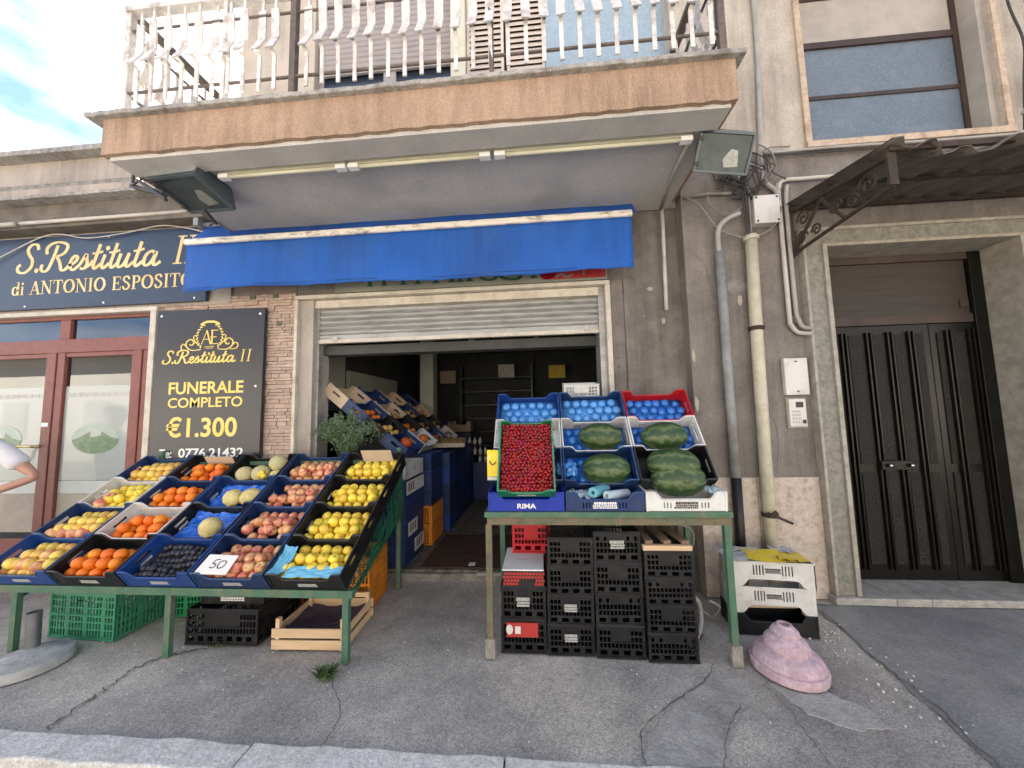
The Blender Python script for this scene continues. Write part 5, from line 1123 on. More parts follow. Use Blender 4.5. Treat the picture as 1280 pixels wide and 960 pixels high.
def crumpled(name, label, cat, cr, x0, x1, y0, y1, z, amp, m, seed, n=16, kind='thing', group=None, bowl=0, base=None):
    rg = random.Random(seed); b = B(); vs = []
    for j in range(n+1):
        for i in range(n+1):
            u, v = i/n, j/n; e = bowl*((2*u-1)**4+(2*v-1)**4)
            vs.append((x0+(x1-x0)*u+rg.uniform(-1, 1)*amp*.4, y0+(y1-y0)*v+rg.uniform(-1, 1)*amp*.4, z+e+amp*(math.sin(u*17+seed)*math.cos(v*13+seed*2)+rg.uniform(-.6, .6))))
    b.add(vs, [(j*(n+1)+i, j*(n+1)+i+1, (j+1)*(n+1)+i+1, (j+1)*(n+1)+i) for j in range(n) for i in range(n)])
    o = b.build(name, m, smooth=n < 8)
    if cr is not None: o.location = cr.location; o.rotation_euler = cr.rotation_euler
    return tag(o, label, cat, group, kind)

# ================================================================== LEFT DISPLAY TABLE
LT = thing('display_table', 'long sloping green metal stand holding rows of fruit crates', 'table', (-2.45, 2.2, 0))
q = B(); q.box((-3.72, 2.18, .385), (-1.19, 2.225, .432)); q.build('front_rail', 'green_paint', LT, bevel=.003)
for x in (-3.55, -2.43, -1.238):
    q = B(); q.box((x-.02, 2.19, 0), (x+.02, 2.222, .384)); q.build('leg', 'green_paint', LT)
for x in (-3.62, -1.285):
    q = B(); q.box((x-.018, 3.115, 0), (x+.018, 3.145, 1.22)); q.build('rear_leg', 'green_paint', LT)
    q = B(); q.bar((x+.03, 2.2, .415), (x+.03, 3.14, 1.105), .028, .028); q.build('side_rail', 'green_paint', LT)
    q = B(); q.bar((x+.03, 2.24, .33), (x+.01, 3.12, .62), .02, .02); q.bar((x+.03, 2.5, .43), (x+.02, 3.12, .88), .018, .018); q.build('side_brace', 'green_wire', LT)
q = B(); q.box((-3.62, 3.10, 1.08), (-1.28, 3.13, 1.115)); q.build('rear_rail', 'green_paint', LT)
q = B()
for k in range(4): y = 2.42+k*.22; z = .36+(y-2.2)*.735; q.box((-3.62, y-.01, z), (-1.27, y+.01, z+.015))
q.build('cross_bar', 'green_paint', LT)
q = B(); rg = random.Random(5)
for k in range(26):
    y = 2.26+k*.034; z1 = .40+(y-2.2)*.735; z0 = .34+(y-2.24)*.33
    q.tube([(-1.256, y, z0), (-1.25+rg.uniform(-.02, .02), y+.05, (z0+z1)/2), (-1.256, y+.02, z1)], .003, 4); q.tube([(-1.256, y, z1), (-1.25+rg.uniform(-.02, .02), y+.06, (z0+z1)/2+.02), (-1.256, min(y+.1, 3.12), z0+.03)], .003, 4)
q.build('side_net', 'green_wire', LT)
TH = R(33.2); WC, DC, HC = .480, .284, .142
colm = [('plastic_navy', 'rim_navy'), ('plastic_blue', 'rim_navy'), ('plastic_black', 'rim_black'), ('plastic_white', 'plastic_white')]
navy, blue, black, white = colm
plan = {(0, 0): blue, (0, 1): navy, (0, 2): white, (0, 3): navy, (1, 0): black, (1, 1): white, (1, 2): navy, (1, 3): black,
        (2, 0): ('plastic_blue', 'plastic_blue'), (2, 1): black, (2, 2): navy, (2, 3): black, (3, 0): navy, (3, 1): navy, (3, 2): navy, (3, 3): navy,
        (4, 0): black, (4, 1): black, (4, 2): black, (4, 3): black}
colw = {'plastic_navy': 'navy', 'plastic_blue': 'blue', 'plastic_black': 'black', 'plastic_white': 'white'}
rowname = ['front', 'second', 'third', 'topmost']
what = {0: 'yellow mangoes', 1: 'oranges', 3: 'pink-red apples', 4: 'yellow apples'}
LC = {}
for (c, r_), (m_, rim) in plan.items():
    y = 2.185+r_*.2875*math.cos(TH); z = .437+r_*.2875*math.sin(TH)
    item = what.get(c) or ['dark plums', 'one pale melon on blue film', 'two ribbed melons on blue film', 'round netted melons'][r_]
    lab = f'{colw[m_]} crate of {item}, {rowname[r_]} of its column on the sloping stand' if c != 2 else f'{colw[m_]} crate with {item} on the sloping stand'
    LC[c, r_] = crate('crate', lab, (-3.70+c*.4985, y, z), (TH, 0, 0), WC, DC, HC, 'display', m_, rim, 'fruit crates on the sloping stand', logo='grey_print' if r_ == 0 else None, slot_label=(m_ != 'plastic_white'), logo_z=.3, logo_size=(.13, .028))
for r_ in range(4):
    fill(LC[4, r_], WC, M_yap, .0355, f'yellow apple in the {rowname[r_]} crate of the black apple column', 'yellow_apple', 'apple', f'yellow apples in the {rowname[r_]} black crate', rows=4, per=6, top=2, seed=40+r_)
    fill(LC[3, r_], WC, M_rap, .0355, f'pink-red apple in the {rowname[r_]} crate of the navy apple column', 'red_apple', 'apple', f'red apples in the {rowname[r_]} navy crate', rows=4, per=6, top=2, seed=30+r_, skip=.06)
    fill(LC[1, r_], WC, M_or, .0385, f'bright orange in the {rowname[r_]} crate of the orange column', 'orange', 'orange', f'oranges in the {rowname[r_]} crate', rows=3, per=5, top=2, seed=10+r_)
    fill(LC[0, r_], WC, M_pear if r_ != 2 else M_yap, .036, f'yellow {"mango" if r_ != 2 else "apple"} in the {rowname[r_]} crate of the end column by the glass doors', 'mango' if r_ != 2 else 'yellow_apple', 'mango' if r_ != 2 else 'apple', f'yellow fruit in the {rowname[r_]} end crate', rows=4, per=6, top=2, seed=r_, tilt=1.6)
# a few red fruits lie among the mangoes
for r_, pts in ((0, ((.21, .08, .10), (.27, .15, .09), (.33, .06, .1))), (1, ((.06, .04, .088), (.15, .045, .088), (.23, .04, .088), (.31, .045, .088))), (2, ((.14, .1, .1), (.13, .03, .1)))):
    for p in pts: put('red_apple', M_rap, LC[0, r_], p, f'reddish apple among the yellow fruit in the {rowname[r_]} end crate', 'apple', f'red apples among the yellow fruit, {rowname[r_]} crate')
rg = random.Random(77); cr = LC[2, 0]
for j in range(6):
    for i in range(11):
        put('plum', M_plum, cr, (.05+i*.038+(j % 2)*.019, .035+j*.040, .05+rg.uniform(-.004, .012)+.02*math.sin(j*1.3+i*.5)), 'dark plum laid in slanting rows in the bright blue front crate', 'plum', 'plums in the blue front crate', None, rg.uniform(.95, 1.15), rg)
q = B(); q.box((.012, .012, .0085), (WC-.012, DC-.012, .035)); o = q.build('fruit_tray', 'cable_dark'); o.location = cr.location; o.rotation_euler = cr.rotation_euler; tag(o, 'black moulded tray under the dark plums', 'tray', kind='thing')
for r_ in (1, 2): crumpled('plastic_film', f'crumpled blue film lining the crate with {"one pale melon" if r_ == 1 else "two ribbed melons"}', 'film', LC[2, r_], .02, WC-.02, .015, DC-.015, .03, .010, 'blue_film', r_+5, bowl=.02)
put('melon', M_can, LC[2, 1], (.30, .085, .105), 'single pale yellow melon lying on blue film', 'melon', None, (R(50), R(20), .4))
put('melon', M_can, LC[2, 2], (.24, .085, .10), 'ribbed cream melon on blue film, touching its twin on the wider side of the crate', 'melon', None, (R(70), R(75), .5), .95)
put('melon', M_can, LC[2, 2], (.385, .095, .10), 'ribbed cream melon on blue film, next to the apple crate', 'melon', None, (R(70), R(40), 1.5), .95)
put('melon', M_mel, LC[2, 3], (.115, .08, .085), 'netted melon beside the topmost oranges', 'melon', None)
put('melon', M_mel, LC[2, 3], (.265, .085, .09), 'netted melon in the middle of the topmost melon crate', 'melon', None, None, 1.04)
put('melon', M_mel, LC[2, 3], (.375, .18, .12), 'netted melon resting high at the back of the topmost melon crate', 'melon', None, None, 1.08)
put('melon', M_can, LC[2, 3], (.41, .07, .08), 'small ribbed melon at the front corner of the topmost melon crate', 'melon', None, (R(80), R(40), 1.2), .7)
for p in ((.30, .035, .12), (.335, .03, .115), (.32, .05, .135)): put('yellow_apple', M_yap, LC[2, 3], p, 'tiny yellow fruit in front of the netted melons', 'fruit', 'tiny yellow fruits by the melons', None, .5)
# price card, blue paper, card strips
cr = LC[3, 0]
PC = thing('price_card', 'white card with a handwritten 50 in front of the red apples', 'sign', cr.location+Vector((.02, -.075, .115)), (R(46), R(2), R(3)))
q = B(); q.add([(0, 0, 0), (.21, 0, 0), (.225, .115, .004), (.03, .12, 0), (0, 0, .0025), (.21, 0, .0025), (.225, .115, .0065), (.03, .12, .0025)], [(3, 2, 1, 0), (4, 5, 6, 7), (0, 1, 5, 4), (1, 2, 6, 5), (2, 3, 7, 6), (3, 0, 4, 7)]); q.build('card', 'white_card', PC, world=False)
ink = Ink(0, .0012); ink.stroke([(.125, .088), (.098, .084), (.09, .062), (.108, .06), (.112, .045), (.095, .036), (.08, .042)], .005, 6, False); ink.stroke([(.155, .08), (.133, .075), (.128, .05), (.142, .035), (.165, .045), (.172, .07), (.158, .083)], .005, 6, False)
ink.b.v = [(x, z, .0062-y) for x, y, z in ink.b.v]; o = ink.build('handwriting', 'cable_dark', None); o.parent = PC
cr = LC[4, 0]
crumpled('wrapping_paper', 'light blue paper lining the front and side of the front black apple crate', 'paper', cr, .10, .46, .0, .075, .118, .004, 'light_blue_paper', 3, 10)
crumpled('wrapping_paper', 'light blue paper flap against the inner side of the front black apple crate', 'paper', cr, .010, .10, .005, .20, .115, .005, 'light_blue_paper', 4, 8, bowl=.02)
for (c, r_), lab in (((4, 3), 'cardboard strip behind the topmost yellow apples'), ((1, 3), 'cardboard strip behind the topmost oranges')):
    cr = LC[c, r_]; q = B(); q.box((.13, DC-.05, .08), (.40, DC-.046, .205 if c == 4 else .158)); o = q.build('card_strip', 'card'); o.location = cr.location; o.rotation_euler = cr.rotation_euler; tag(o, lab, 'cardboard', kind='thing')

# ================================================================== RIGHT TABLE
RT = thing('display_table', 'green and rusty metal table carrying the cherries and watermelons', 'table', (.38, 2.3, 0))
q = B(); q.box((-.375, 2.27, .848), (1.135, 2.95, .882)); q.build('table_top', 'green_paint', RT, bevel=.003)
q = B(); q.box((-.36, 2.285, .800), (1.12, 2.325, .847)); q.box((-.36, 2.9, .8), (1.12, 2.93, .847)); q.build('apron', 'rusty_green', RT)
for x, y in ((-.352, 2.305), (1.105, 2.305), (-.33, 2.88), (1.09, 2.88)):
    q = B(); q.box((x-.019, y-.018, .05), (x+.019, y+.018, .80)); lg = q.build('leg', 'rusty_green' if y < 2.5 and x < 0 else 'green_paint', RT)
    q = B(); q.box((x-.03, y-.028, 0), (x+.03, y+.028, .115)); q.build('foot_block', 'old_concrete', lg)
RC = {}
cols_x = (-.348, .142, .632); W2 = .478
T2 = R(53)
spec = {(0, 0): ('plastic_royal', 'display', 'royal blue crate lettered RIMA under the tilted cherry crate'), (1, 0): ('plastic_navy', 'slot', 'navy crate holding plastic rolls at the front of the melon table'), (2, 0): ('plastic_white', 'slot', 'white crate at the front corner of the melon table with a watermelon leaning into it'),
        (0, 1): ('plastic_navy', 'display', 'navy crate mostly hidden by the cherry crate'), (1, 1): ('plastic_navy', 'display', 'navy crate holding a watermelon above the plastic rolls'), (2, 1): ('plastic_black', 'display', 'black crate with a large watermelon on the melon table'),
        (0, 2): ('plastic_white', 'slot', 'white crate directly behind the tilted cherry crate'), (1, 2): ('plastic_white', 'slot', 'white crate holding the middle upper watermelon'), (2, 2): ('plastic_white', 'slot', 'white crate with a watermelon below the red crate'),
        (0, 3): ('plastic_blue', 'display', 'blue crate of wrapped fruit above the cherries'), (1, 3): ('plastic_navy', 'display', 'navy crate of blue fruit trays between the blue and red crates'), (2, 3): ('plastic_red', 'display', 'red crate with a blue fruit tray at the top of the melon table')}
for (c, r_), (m_, st, lab) in spec.items():
    if r_ == 0:
        loc, rot, dd, hh = (cols_x[c], 2.285, .884), (R(4), 0, 0), .235, .115
    else:
        loc, rot, dd, hh = (cols_x[c]+.004*r_, 2.505+.152*(r_-1), .965+.202*(r_-1), ), (T2, 0, 0), .25, .15
    rim = {'plastic_navy': 'rim_navy', 'plastic_black': 'rim_black'}.get(m_, m_)
    RC[c, r_] = crate('crate', lab, loc, rot, W2, dd, hh, st, m_, rim, 'crates on the melon table', logo=('white_print' if (c, r_) == (1, 0) else 'cable_dark' if (c, r_) == (2, 0) else None), logo_z=.32, logo_size=(.15, .04))
font_print('lettering', 'RIMA', -.165, -.045, .903, .030, 2.2825, 'white_print', RC[0, 0], .03)
def tray(cr, label, w, d, seed, m='blue_tray', z=.03):
    rg = random.Random(seed); q = B(); q.box((.012, .012, .012), (w-.012, d-.012, z)); r = .033
    for j in range(3):
        for i in range(6):
            rs_ = rg.uniform(.84, 1.1)
            q.lathe([(max(r*math.sin(a), .001)*rs_, r*.85*math.cos(math.pi-a)+z+.012) for a in [math.pi*k/7 for k in range(8)]], 12, (.055+i*.071+(j % 2)*.03+rg.uniform(-.007, .007), .05+j*.068+rg.uniform(-.006, .006), rg.uniform(-.010, .008)))
    o = q.build('fruit_tray', m, smooth=True); o.location = cr.location; o.rotation_euler = cr.rotation_euler; return tag(o, label, 'tray', 'blue fruit trays', 'thing')
tray(RC[0, 3], 'pale blue tray of wrapped fruit above the cherries', W2, .25, 1, 'pale_tray', .05); tray(RC[1, 3], 'bright blue moulded tray in the navy crate', W2, .25, 2, 'pale_tray', .06); tray(RC[2, 3], 'blue moulded tray in the red crate', W2, .25, 3, 'blue_tray', .04)
tray(RC[1, 2], 'blue tray under the middle upper watermelon', W2, .25, 4); tray(RC[2, 2], 'blue tray under the watermelon below the red crate', W2, .25, 5); tray(RC[1, 1], 'blue tray under the watermelon above the plastic rolls', W2, .25, 6)
def wm(cr, p, label, rot, s): put('watermelon', M_wm, cr, p, label, 'watermelon', None, rot, s)
wm(RC[1, 2], (.275, .10, .125), 'watermelon in the middle white crate above another watermelon', (.5, .03, .02), 1.18)
wm(RC[2, 2], (.235, .10, .115), 'watermelon below the red crate, dark with pale streaks', (1.3, -.03, .05), 1.22)
wm(RC[1, 1], (.285, .10, .115), 'watermelon above the plastic rolls in the navy crate', (2.2, .02, .03), 1.22)
wm(RC[2, 1], (.235, .12, .135), 'large watermelon lying in the black crate', (3.1, .04, -.12), 1.26)
wm(RC[2, 0], (.255, .17, .15), 'large watermelon leaning into the front white crate', (4.0, -.03, -.1), 1.3)
crumpled('plastic_film', 'pale plastic bag crumpled beside the front watermelon', 'film', RC[2, 0], .40, .47, .03, .2, .10, .014, 'clear_roll', 12, 8)
def roll(m_, label, p, q_, r):
    p, q_ = Vector(p), Vector(q_); b = B(); b.tube([p, q_], r, 18, False); b.tube([q_, p], r*.36, 12, False)
    d = (q_-p).normalized(); a = d.orthogonal().normalized(); c = d.cross(a); n = 18
    for e in (p, q_): b.add([e+(a*math.cos(t)+c*math.sin(t))*rr for rr in (r, r*.36) for t in [2*math.pi*k/n for k in range(n)]], [(k, (k+1) % n, n+(k+1) % n, n+k) for k in range(n)])
    return tag(b.build('plastic_roll', m_, smooth=False), label, 'roll', kind='thing')
roll('teal_roll', 'teal roll of plastic bags in the front navy crate', (.315, 2.315, .99), (.42, 2.47, .985), .034)
roll('clear_roll', 'white roll of plastic bags with an open core in the front navy crate', (.40, 2.31, .972), (.56, 2.46, .955), .029)
crumpled('plastic_film', 'clear plastic film crumpled beside the teal roll', 'film', RC[1, 0], .02, .16, .03, .19, .075, .016, 'clear_roll', 9, 10)
crumpled('plastic_film', 'pale blue plastic bag between the cherries and the lower middle watermelon', 'film', RC[1, 1], -.04, .09, .06, .16, .10, .02, 'pale_tray', 10, 9)
# cherries
CC = crate('crate', 'green crate heaped with cherries tilted on the melon table', (-.272, 2.235, .985), (R(60), 0, 0), .345, .475, .115, 'display', 'plastic_green', 'plastic_mint', logo='grey_print', logo_z=.3, logo_size=(.12, .022))
rg = random.Random(123); cnt = 0
nx_, ny_ = 14, 21; sx_ = .311/(nx_-1); sy_ = .43/(ny_-1)
for j in range(ny_):
    for i in range(nx_):
        put('cherry', M_ch, CC, (.020+i*sx_+(sx_/2 if j % 2 else 0)*.9+rg.uniform(-.005, .005), .024+j*sy_+rg.uniform(-.005, .005), .072+rg.uniform(-.008, .010)), 'dark red cherry on top of the heap in the green crate', 'cherry', 'cherries in the green crate', None, rg.uniform(.92, 1.12), rg)
        cnt += 1
b = B(); rg = random.Random(5); base = [v.co.copy() for v in M_ch.vertices][:70]; ff = [tuple(p.vertices) for p in M_ch.polygons if max(p.vertices) < 70]
for j in range(19):
    for i in range(14):
        for lz in (.052, .061):
            c_0 = Vector((.022+i*.0232+rg.uniform(-.007, .007), .026+j*.0232+rg.uniform(-.007, .007), lz)); b.add([v*1.08+c_0 for v in base], ff)
b.box((.010, .012, .03), (.335, .463, .052))
o = b.build('cherry_heap', 'cherry_skin', smooth=True); o.location = CC.location; o.rotation_euler = CC.rotation_euler; tag(o, 'lower layer of cherries filling the green crate', 'cherries', kind='stuff')
WB = crate('crate', 'small white crate showing behind the top row of blue trays', (.20, 2.98, 1.60), (R(8), 0, 0), .29, .2, .13, 'vent', 'plastic_white', 'plastic_white')
YC = thing('price_card', 'small yellow card hanging at the side of the cherry crate', 'sign', (-.31, 2.36, 1.06))
q = B(); q.box((-.365, 2.36, 1.09), (-.29, 2.372, 1.262)); q.build('card', 'yellow_paper', YC); q = B(); q.box((-.365, 2.359, 1.065), (-.29, 2.373, 1.088)); q.build('lower_edge', 'news_paper', YC)
ink = Ink(2.36, .001); ink.stroke([(-.35, 1.19), (-.33, 1.165), (-.305, 1.185)], .008, 4, False); ink.build('print', 'cable_dark', YC)

# crates stored under the right table
def vent(label, x, y, z, w, d, h, m='plastic_black', logo=None, ls=(.09, .03), lz=.62, rz=0, st='vent', group='black crates stacked under the melon table'):
    return crate('crate', label, (x, y, z), (0, 0, R(rz)), w, d, h, st, m, {'plastic_black': 'rim_black'}.get(m, m), group, logo, False, lz, ls)
v1 = vent('black crate with a red and white label, lowest under the white-lidded tomato box', -.29, 2.345, 0, .286, .4, .197)
q = B(); q.box((-.255, 2.334, .10), (-.055, 2.3385, .185)); q.build('red_label', 'sign_red', v1)
q = B(); q.prism([(-.235+.022*math.cos(a), .145+.03*math.sin(a)) for a in [2*math.pi*k/12 for k in range(12)]], 2.331, 2.3335); q.build('label_figure', 'box_white', v1)
q = B(); q.box((-.20, 2.332, .12), (-.165, 2.3335, .165)); q.build('label_print', 'box_white', v1)
vent('black crate with a grey logo directly below the tomato box', -.288, 2.347, .199, .286, .4, .197, logo='grey_print', ls=(.09, .055), lz=.55)
TB = thing('carton', 'tomato carton with white lid on top of two black crates', 'box', (-.27, 2.36, .398))
q = B(); q.box((-.275, 2.352, .398), (-.012, 2.72, .492)); q.build('carton_body', 'plastic_black', TB)
q = B(); q.box((-.278, 2.349, .4925), (-.009, 2.723, .502)); q.build('lid', 'white_card', TB, bevel=.003)
q = B(); rg = random.Random(4)
for j in range(4):
    for i in range(13):
        if j < 2 and 4 < i < 10: continue
        cx, cz = -.265+i*.0203+(j % 2)*.008, .412+j*.021; q.prism([(cx+.0095*math.cos(a), cz+.0095*math.sin(a)) for a in [2*math.pi*k/10 for k in range(10)]], 2.3505-.0002*(i % 3), 2.3518)
q.build('tomato_print', 'sign_red', TB)
for x, y in ((-.262, 2.37), (-.025, 2.37), (-.262, 2.70), (-.025, 2.70)): q = B(); q.box((x-.006, y-.006, .5022), (x+.006, y+.006, .5035)); q.build('lid_hole', 'grey_print', TB)
q = B(); q.box((-.2, 2.50, .5022), (-.11, 2.515, .503)); q.build('lid_print', 'grey_print', TB)
vent('red crate standing behind the tomato carton', -.23, 2.62, .503, .27, .24, .2, 'plastic_red', group='')
vent('second red crate under the first behind the tomato carton', -.22, 2.76, .2, .27, .2, .2, 'plastic_red', group='')
nm = ['foot', 'second', 'third', 'top']
for k in range(4): vent(f'black crate, {nm[k]} of the stack beside the tomato carton', .004+.004*k, 2.335+.007*(k % 2), .176*k, .288, .4, .174, rz=(.6, -1.2, 1.0, -.5)[k], logo={0: 'grey_print', 1: 'grey_print'}.get(k), ls=(.085, .045), lz=.6)
for k in range(4): vent(f'black crate, {nm[k]} of the tallest stack in the middle under the melon table', .304+.003*(k % 2), 2.325+.006*(k % 2), .186*k, .29, .4, .184, rz=(-.4, .9, -.9, 1.1)[k], st='vent2' if k in (1, 3) else 'vent', logo='grey_print' if k == 3 else None, ls=(.1, .05), lz=.6)
for k in range(4): vent(f'black crate, {nm[k]} of the stack with wooden slats on top', .606+.003*(k % 2), 2.30+.006*(k % 2), .160*k, .292, .4, .158, rz=(.4, -1.0, .8, -.6)[k], st='vent2' if k in (0, 2) else 'vent')
PL = thing('wooden_pallet', 'weathered wooden slatted frame on top of a black crate stack', 'pallet', (.61, 2.31, .643))
q = B(); q.box((.606, 2.305, .642), (.898, 2.335, .672)); q.build('front_slat', 'pine_wood', PL)
for k in range(3): q = B(); q.bar((.65+k*.11, 2.33, .685), (.63+k*.09, 2.72, .70), .045, .02); q.build('slat', 'old_wood', PL)
# rubbish leaning behind the table leg
q = B(); q.tube(spline([(.93, 2.5, .28), (1.0, 2.55, .24), (1.04, 2.6, .14), (1.0, 2.52, .08), (.92, 2.42, .05)]), .016, 8); tag(q.build('plastic_tube', 'conduit_grey', smooth=True), 'bent grey plastic tube on the ground behind the melon table leg', 'pipe', kind='thing')
q = B(); q.bar((.96, 2.78, .0), (1.13, 2.95, .62), .035, .02); tag(q.build('wooden_stick', 'old_wood'), 'rough wooden stick leaning behind the melon table', 'stick', kind='thing')
q = B(); q.bar((1.0, 2.86, 0), (.98, 2.92, .78), .03, .03); tag(q.build('wooden_stick', 'transom_wood'), 'thin brown stick standing behind the black crates', 'stick', kind='thing')
q = B(); q.tube(spline([(.9, 2.5, .74), (.98, 2.52, .7), (1.0, 2.55, .6), (.95, 2.6, .45), (.99, 2.62, .3), (1.03, 2.6, .18), (1.1, 2.58, .12), (1.12, 2.5, .22), (1.05, 2.48, .27)], 8), .007, 6); tag(q.build('cable', 'cable_grey', smooth=True), 'grey cable hanging behind the right-hand leg of the melon table', 'cable', kind='thing')
q = B(); q.box((.80, 2.98, .0), (1.06, 3.0, .82)); tag(q.build('board', 'transom_wood'), 'dark brown board standing against the wall behind the black crates', 'board', kind='thing')
crumpled('rag', 'grey rag lying on the ground beside the bent plastic tube', 'rag', None, .9, 1.02, 2.5, 2.66, .03, .014, 'grey_plaster', 31, 8)

# white crates with newspapers, right of the melon table
SC = [('plastic_black', 'display', 'low black crate on the ground under the two white crates', 0, .135), ('plastic_white', 'slot', 'lower of the two white crates stacked beside the cream downpipe', .137, .165), ('plastic_white', 'slot', 'upper white crate covered with yellow papers', .305, .165)]
for m_, st, lab, z, h in SC: crate('crate', lab, (1.262, 2.60, z), (0, 0, R((-4, -6, -3)[int(z*5.9)])), .50, .22, h, 'tray' if m_ == 'plastic_white' else st, m_, {'plastic_black': 'rim_black'}.get(m_, m_), 'crate stack beside the cream downpipe', logo='cable_dark' if m_ == 'plastic_white' else 'grey_print', logo_z=.68 if m_ == 'plastic_white' else .36, logo_size=(.1, .03))
q = B(); q.box((1.32, 2.66, .139), (1.70, 2.76, .19)); tag(q.build('carton_sheet', 'card'), 'brown cardboard showing under the lower white crate', 'cardboard', kind='thing')
def sheet(name, label, x, y, z, w_, d_, rz, m_, seed, amp=.012, tilt=0):
    t = crumpled(name, label, 'paper', None, -w_/2, w_/2, -d_/2, d_/2, 0, amp*.55, m_, seed, 6); t.location = (x, y, z); t.rotation_euler = (R(tilt), 0, R(rz)); return t
sheet('newspaper', 'pale newspaper at the table side of the white crates', 1.33, 2.68, .482, .16, .2, 10, 'news_paper', 3)
sheet('newspaper', 'printed leaflet at the back of the white crates', 1.42, 2.77, .486, .22, .1, -8, 'news_paper', 5)
sheet('paper_bag', 'large bright yellow paper bag on the white crates', 1.53, 2.665, .488, .27, .23, -10, 'yellow_paper', 7, .014)
sheet('paper_bag', 'smaller yellow bag hanging over the corner of the white crates', 1.675, 2.66, .486, .17, .24, -16, 'yellow_paper', 8, .014, -6)
sheet('newspaper', 'folded leaflet beside the smaller yellow bag', 1.69, 2.77, .487, .14, .1, -20, 'news_paper', 9)
# pink parasol foot
PK = thing('parasol_base', 'round pink cement parasol base lying before the white crates', 'base', (1.375, 2.275, .006), (0, 0, R(20)))
PK.scale = (.93, .93, .95)
q = B(); q.lathe([(.001, .0), (.192, .0), (.200, .006), (.202, .046), (.197, .052), (.186, .054), (.188, .060), (.183, .078), (.168, .098), (.145, .112), (.122, .120), (.118, .122), (.121, .130), (.120, .146), (.110, .168), (.094, .186), (.076, .196), (.072, .198), (.075, .206), (.072, .222), (.060, .236), (.046, .242), (.043, .244), (.041, .256), (.028, .258), (.025, .2), (.0005, .2)], 44, close=False)
q.build('cement_body', 'pink_cement', PK, smooth=True, world=False, sharp=28)
rg = random.Random(6); q = B()
for k in range(90):
    u = rg.random(); x = 1.78+rg.gauss(0, .05)+u*.05; y = 2.72+rg.gauss(0, .1)
    if k > 55: x = 1.72+rg.uniform(0, .3); y = 2.75-rg.uniform(0, .9)
    s = rg.uniform(.002, .0055); q.box((x-s, y-s*.7, -.004), (x+s, y+s*.7, .002+s*.6))
tag(q.build('pebbles', 'pebble_white'), 'white crumbs scattered on the asphalt by the white crates', 'pebbles', kind='stuff')

q = B(); rg = random.Random(16)
for k in range(150):
    x, y = rg.uniform(-3.4, 1.9), rg.uniform(1.7, 2.6); s_ = rg.uniform(.0010, .0032); q.box((x-s_, y-s_*.7, -.008), (x+s_, y+s_*.7, -.003+s_*.5))
tag(q.build('litter', 'pebble_white'), 'tiny pale specks of grit scattered over the pavement', 'grit', kind='stuff')
# left: pale parasol foot with pole stub
PS = thing('parasol_base', 'broken pale cement parasol base with a grey pole stub at the left', 'base', (-3.235, 2.09, .0))
q = B(); rim_ = []
for k in range(40):
    a = 2*math.pi*k/40; r = .195 if not 3.5 < a < 4.25 else .15+.015*math.sin(k*3)
    rim_.append((r*math.cos(a), r*math.sin(a)*.98))
prof = [(1.0, .0), (1.0, .03), (.93, .052), (.6, .066), (.25, .072)]
q.add([(x*s, y*s, z) for s, z in prof for x, y in rim_], [(i*40+k, i*40+(k+1) % 40, (i+1)*40+(k+1) % 40, (i+1)*40+k) for i in range(4) for k in range(40)]+[tuple(4*40+k for k in range(40))])
q.build('cement_disc', 'pale_cement', PS, world=False, smooth=False)
q = B(); q.tube([(-.085, .06, .05), (-.09, .06, .285)], .034, 16, False); q.tube([(-.09, .06, .285), (-.085, .06, .06)], .030, 16, False); q.build('pole_stub', 'galvanised', PS, world=False, smooth=True)

# under the left table
crate('crate', 'mint green lattice crate under the stand behind the pole stub', (-3.525, 2.36, .0), (0, 0, R(-3)), .55, .38, .315, 'lattice', 'plastic_mint', 'plastic_mint')
crate('crate', 'dark green lattice crate behind the mint one under the stand', (-2.93, 2.62, .0), (0, 0, R(8)), .3, .4, .29, 'lattice', 'plastic_green', 'plastic_green')
crate('crate', 'large black vented crate on the ground under the stand', (-2.435, 2.325, .0), (0, 0, R(1)), .51, .4, .225, 'vent', 'plastic_black', 'rim_black')
crate('crate', 'black crate with white marks set back on the large black crate', (-2.40, 2.39, .227), (0, 0, R(1)), .46, .35, .13, 'display', 'plastic_black', 'rim_black', logo='white_print', logo_z=.35, logo_size=(.2, .045))
crate('crate', 'red crate in the shadow behind the wooden box', (-1.93, 2.78, .0), (0, 0, 0), .3, .3, .3, 'vent', 'plastic_red', 'plastic_red')
crate('crate', 'orange lattice crate at the open end of the stand', (-1.76, 2.74, .0), (0, 0, R(2)), .40, .34, .40, 'lattice', 'plastic_orange', 'plastic_orange')
crate('crate', 'black crate standing beside the orange lattice crate under the stand', (-1.86, 2.70, .0), (0, 0, R(2)), .1, .36, .44, 'plain', 'plastic_black', 'rim_black')
WX = thing('wooden_box', 'pale wooden fruit box with purple lining under the stand', 'box', (-1.79, 2.285, 0), (0, 0, R(1.5)))
for z in (.012, .082):
    for y in (0, .385): q = B(); q.box((.0, y, z), (.50, y+.009, z+.056)); q.build('slat', 'pine_wood', WX, world=False)
    for x in (.010, .481): q = B(); q.box((x, .0095, z+.004), (x+.009, .3845, z+.052)); q.build('end_slat', 'pine_wood', WX, world=False)
for x in (.019, .455):
    for y in (.0095, .357): q = B(); q.box((x, y, 0), (x+.026, y+.027, .195)); q.build('corner_post', 'pine_wood', WX, world=False)
q = B(); q.box((.012, .012, .004), (.488, .38, .01)); q.build('floor', 'pine_wood', WX, world=False)
q = B(); q.box((.046, .362, .16), (.454, .378, .19)); q.build('end_rail', 'pine_wood', WX, world=False)
crumpled('liner', 'crumpled purple liner inside the wooden fruit box', 'liner', WX, .02, .48, .012, .38, .05, .008, 'purple_liner', 14, 14, bowl=.035)
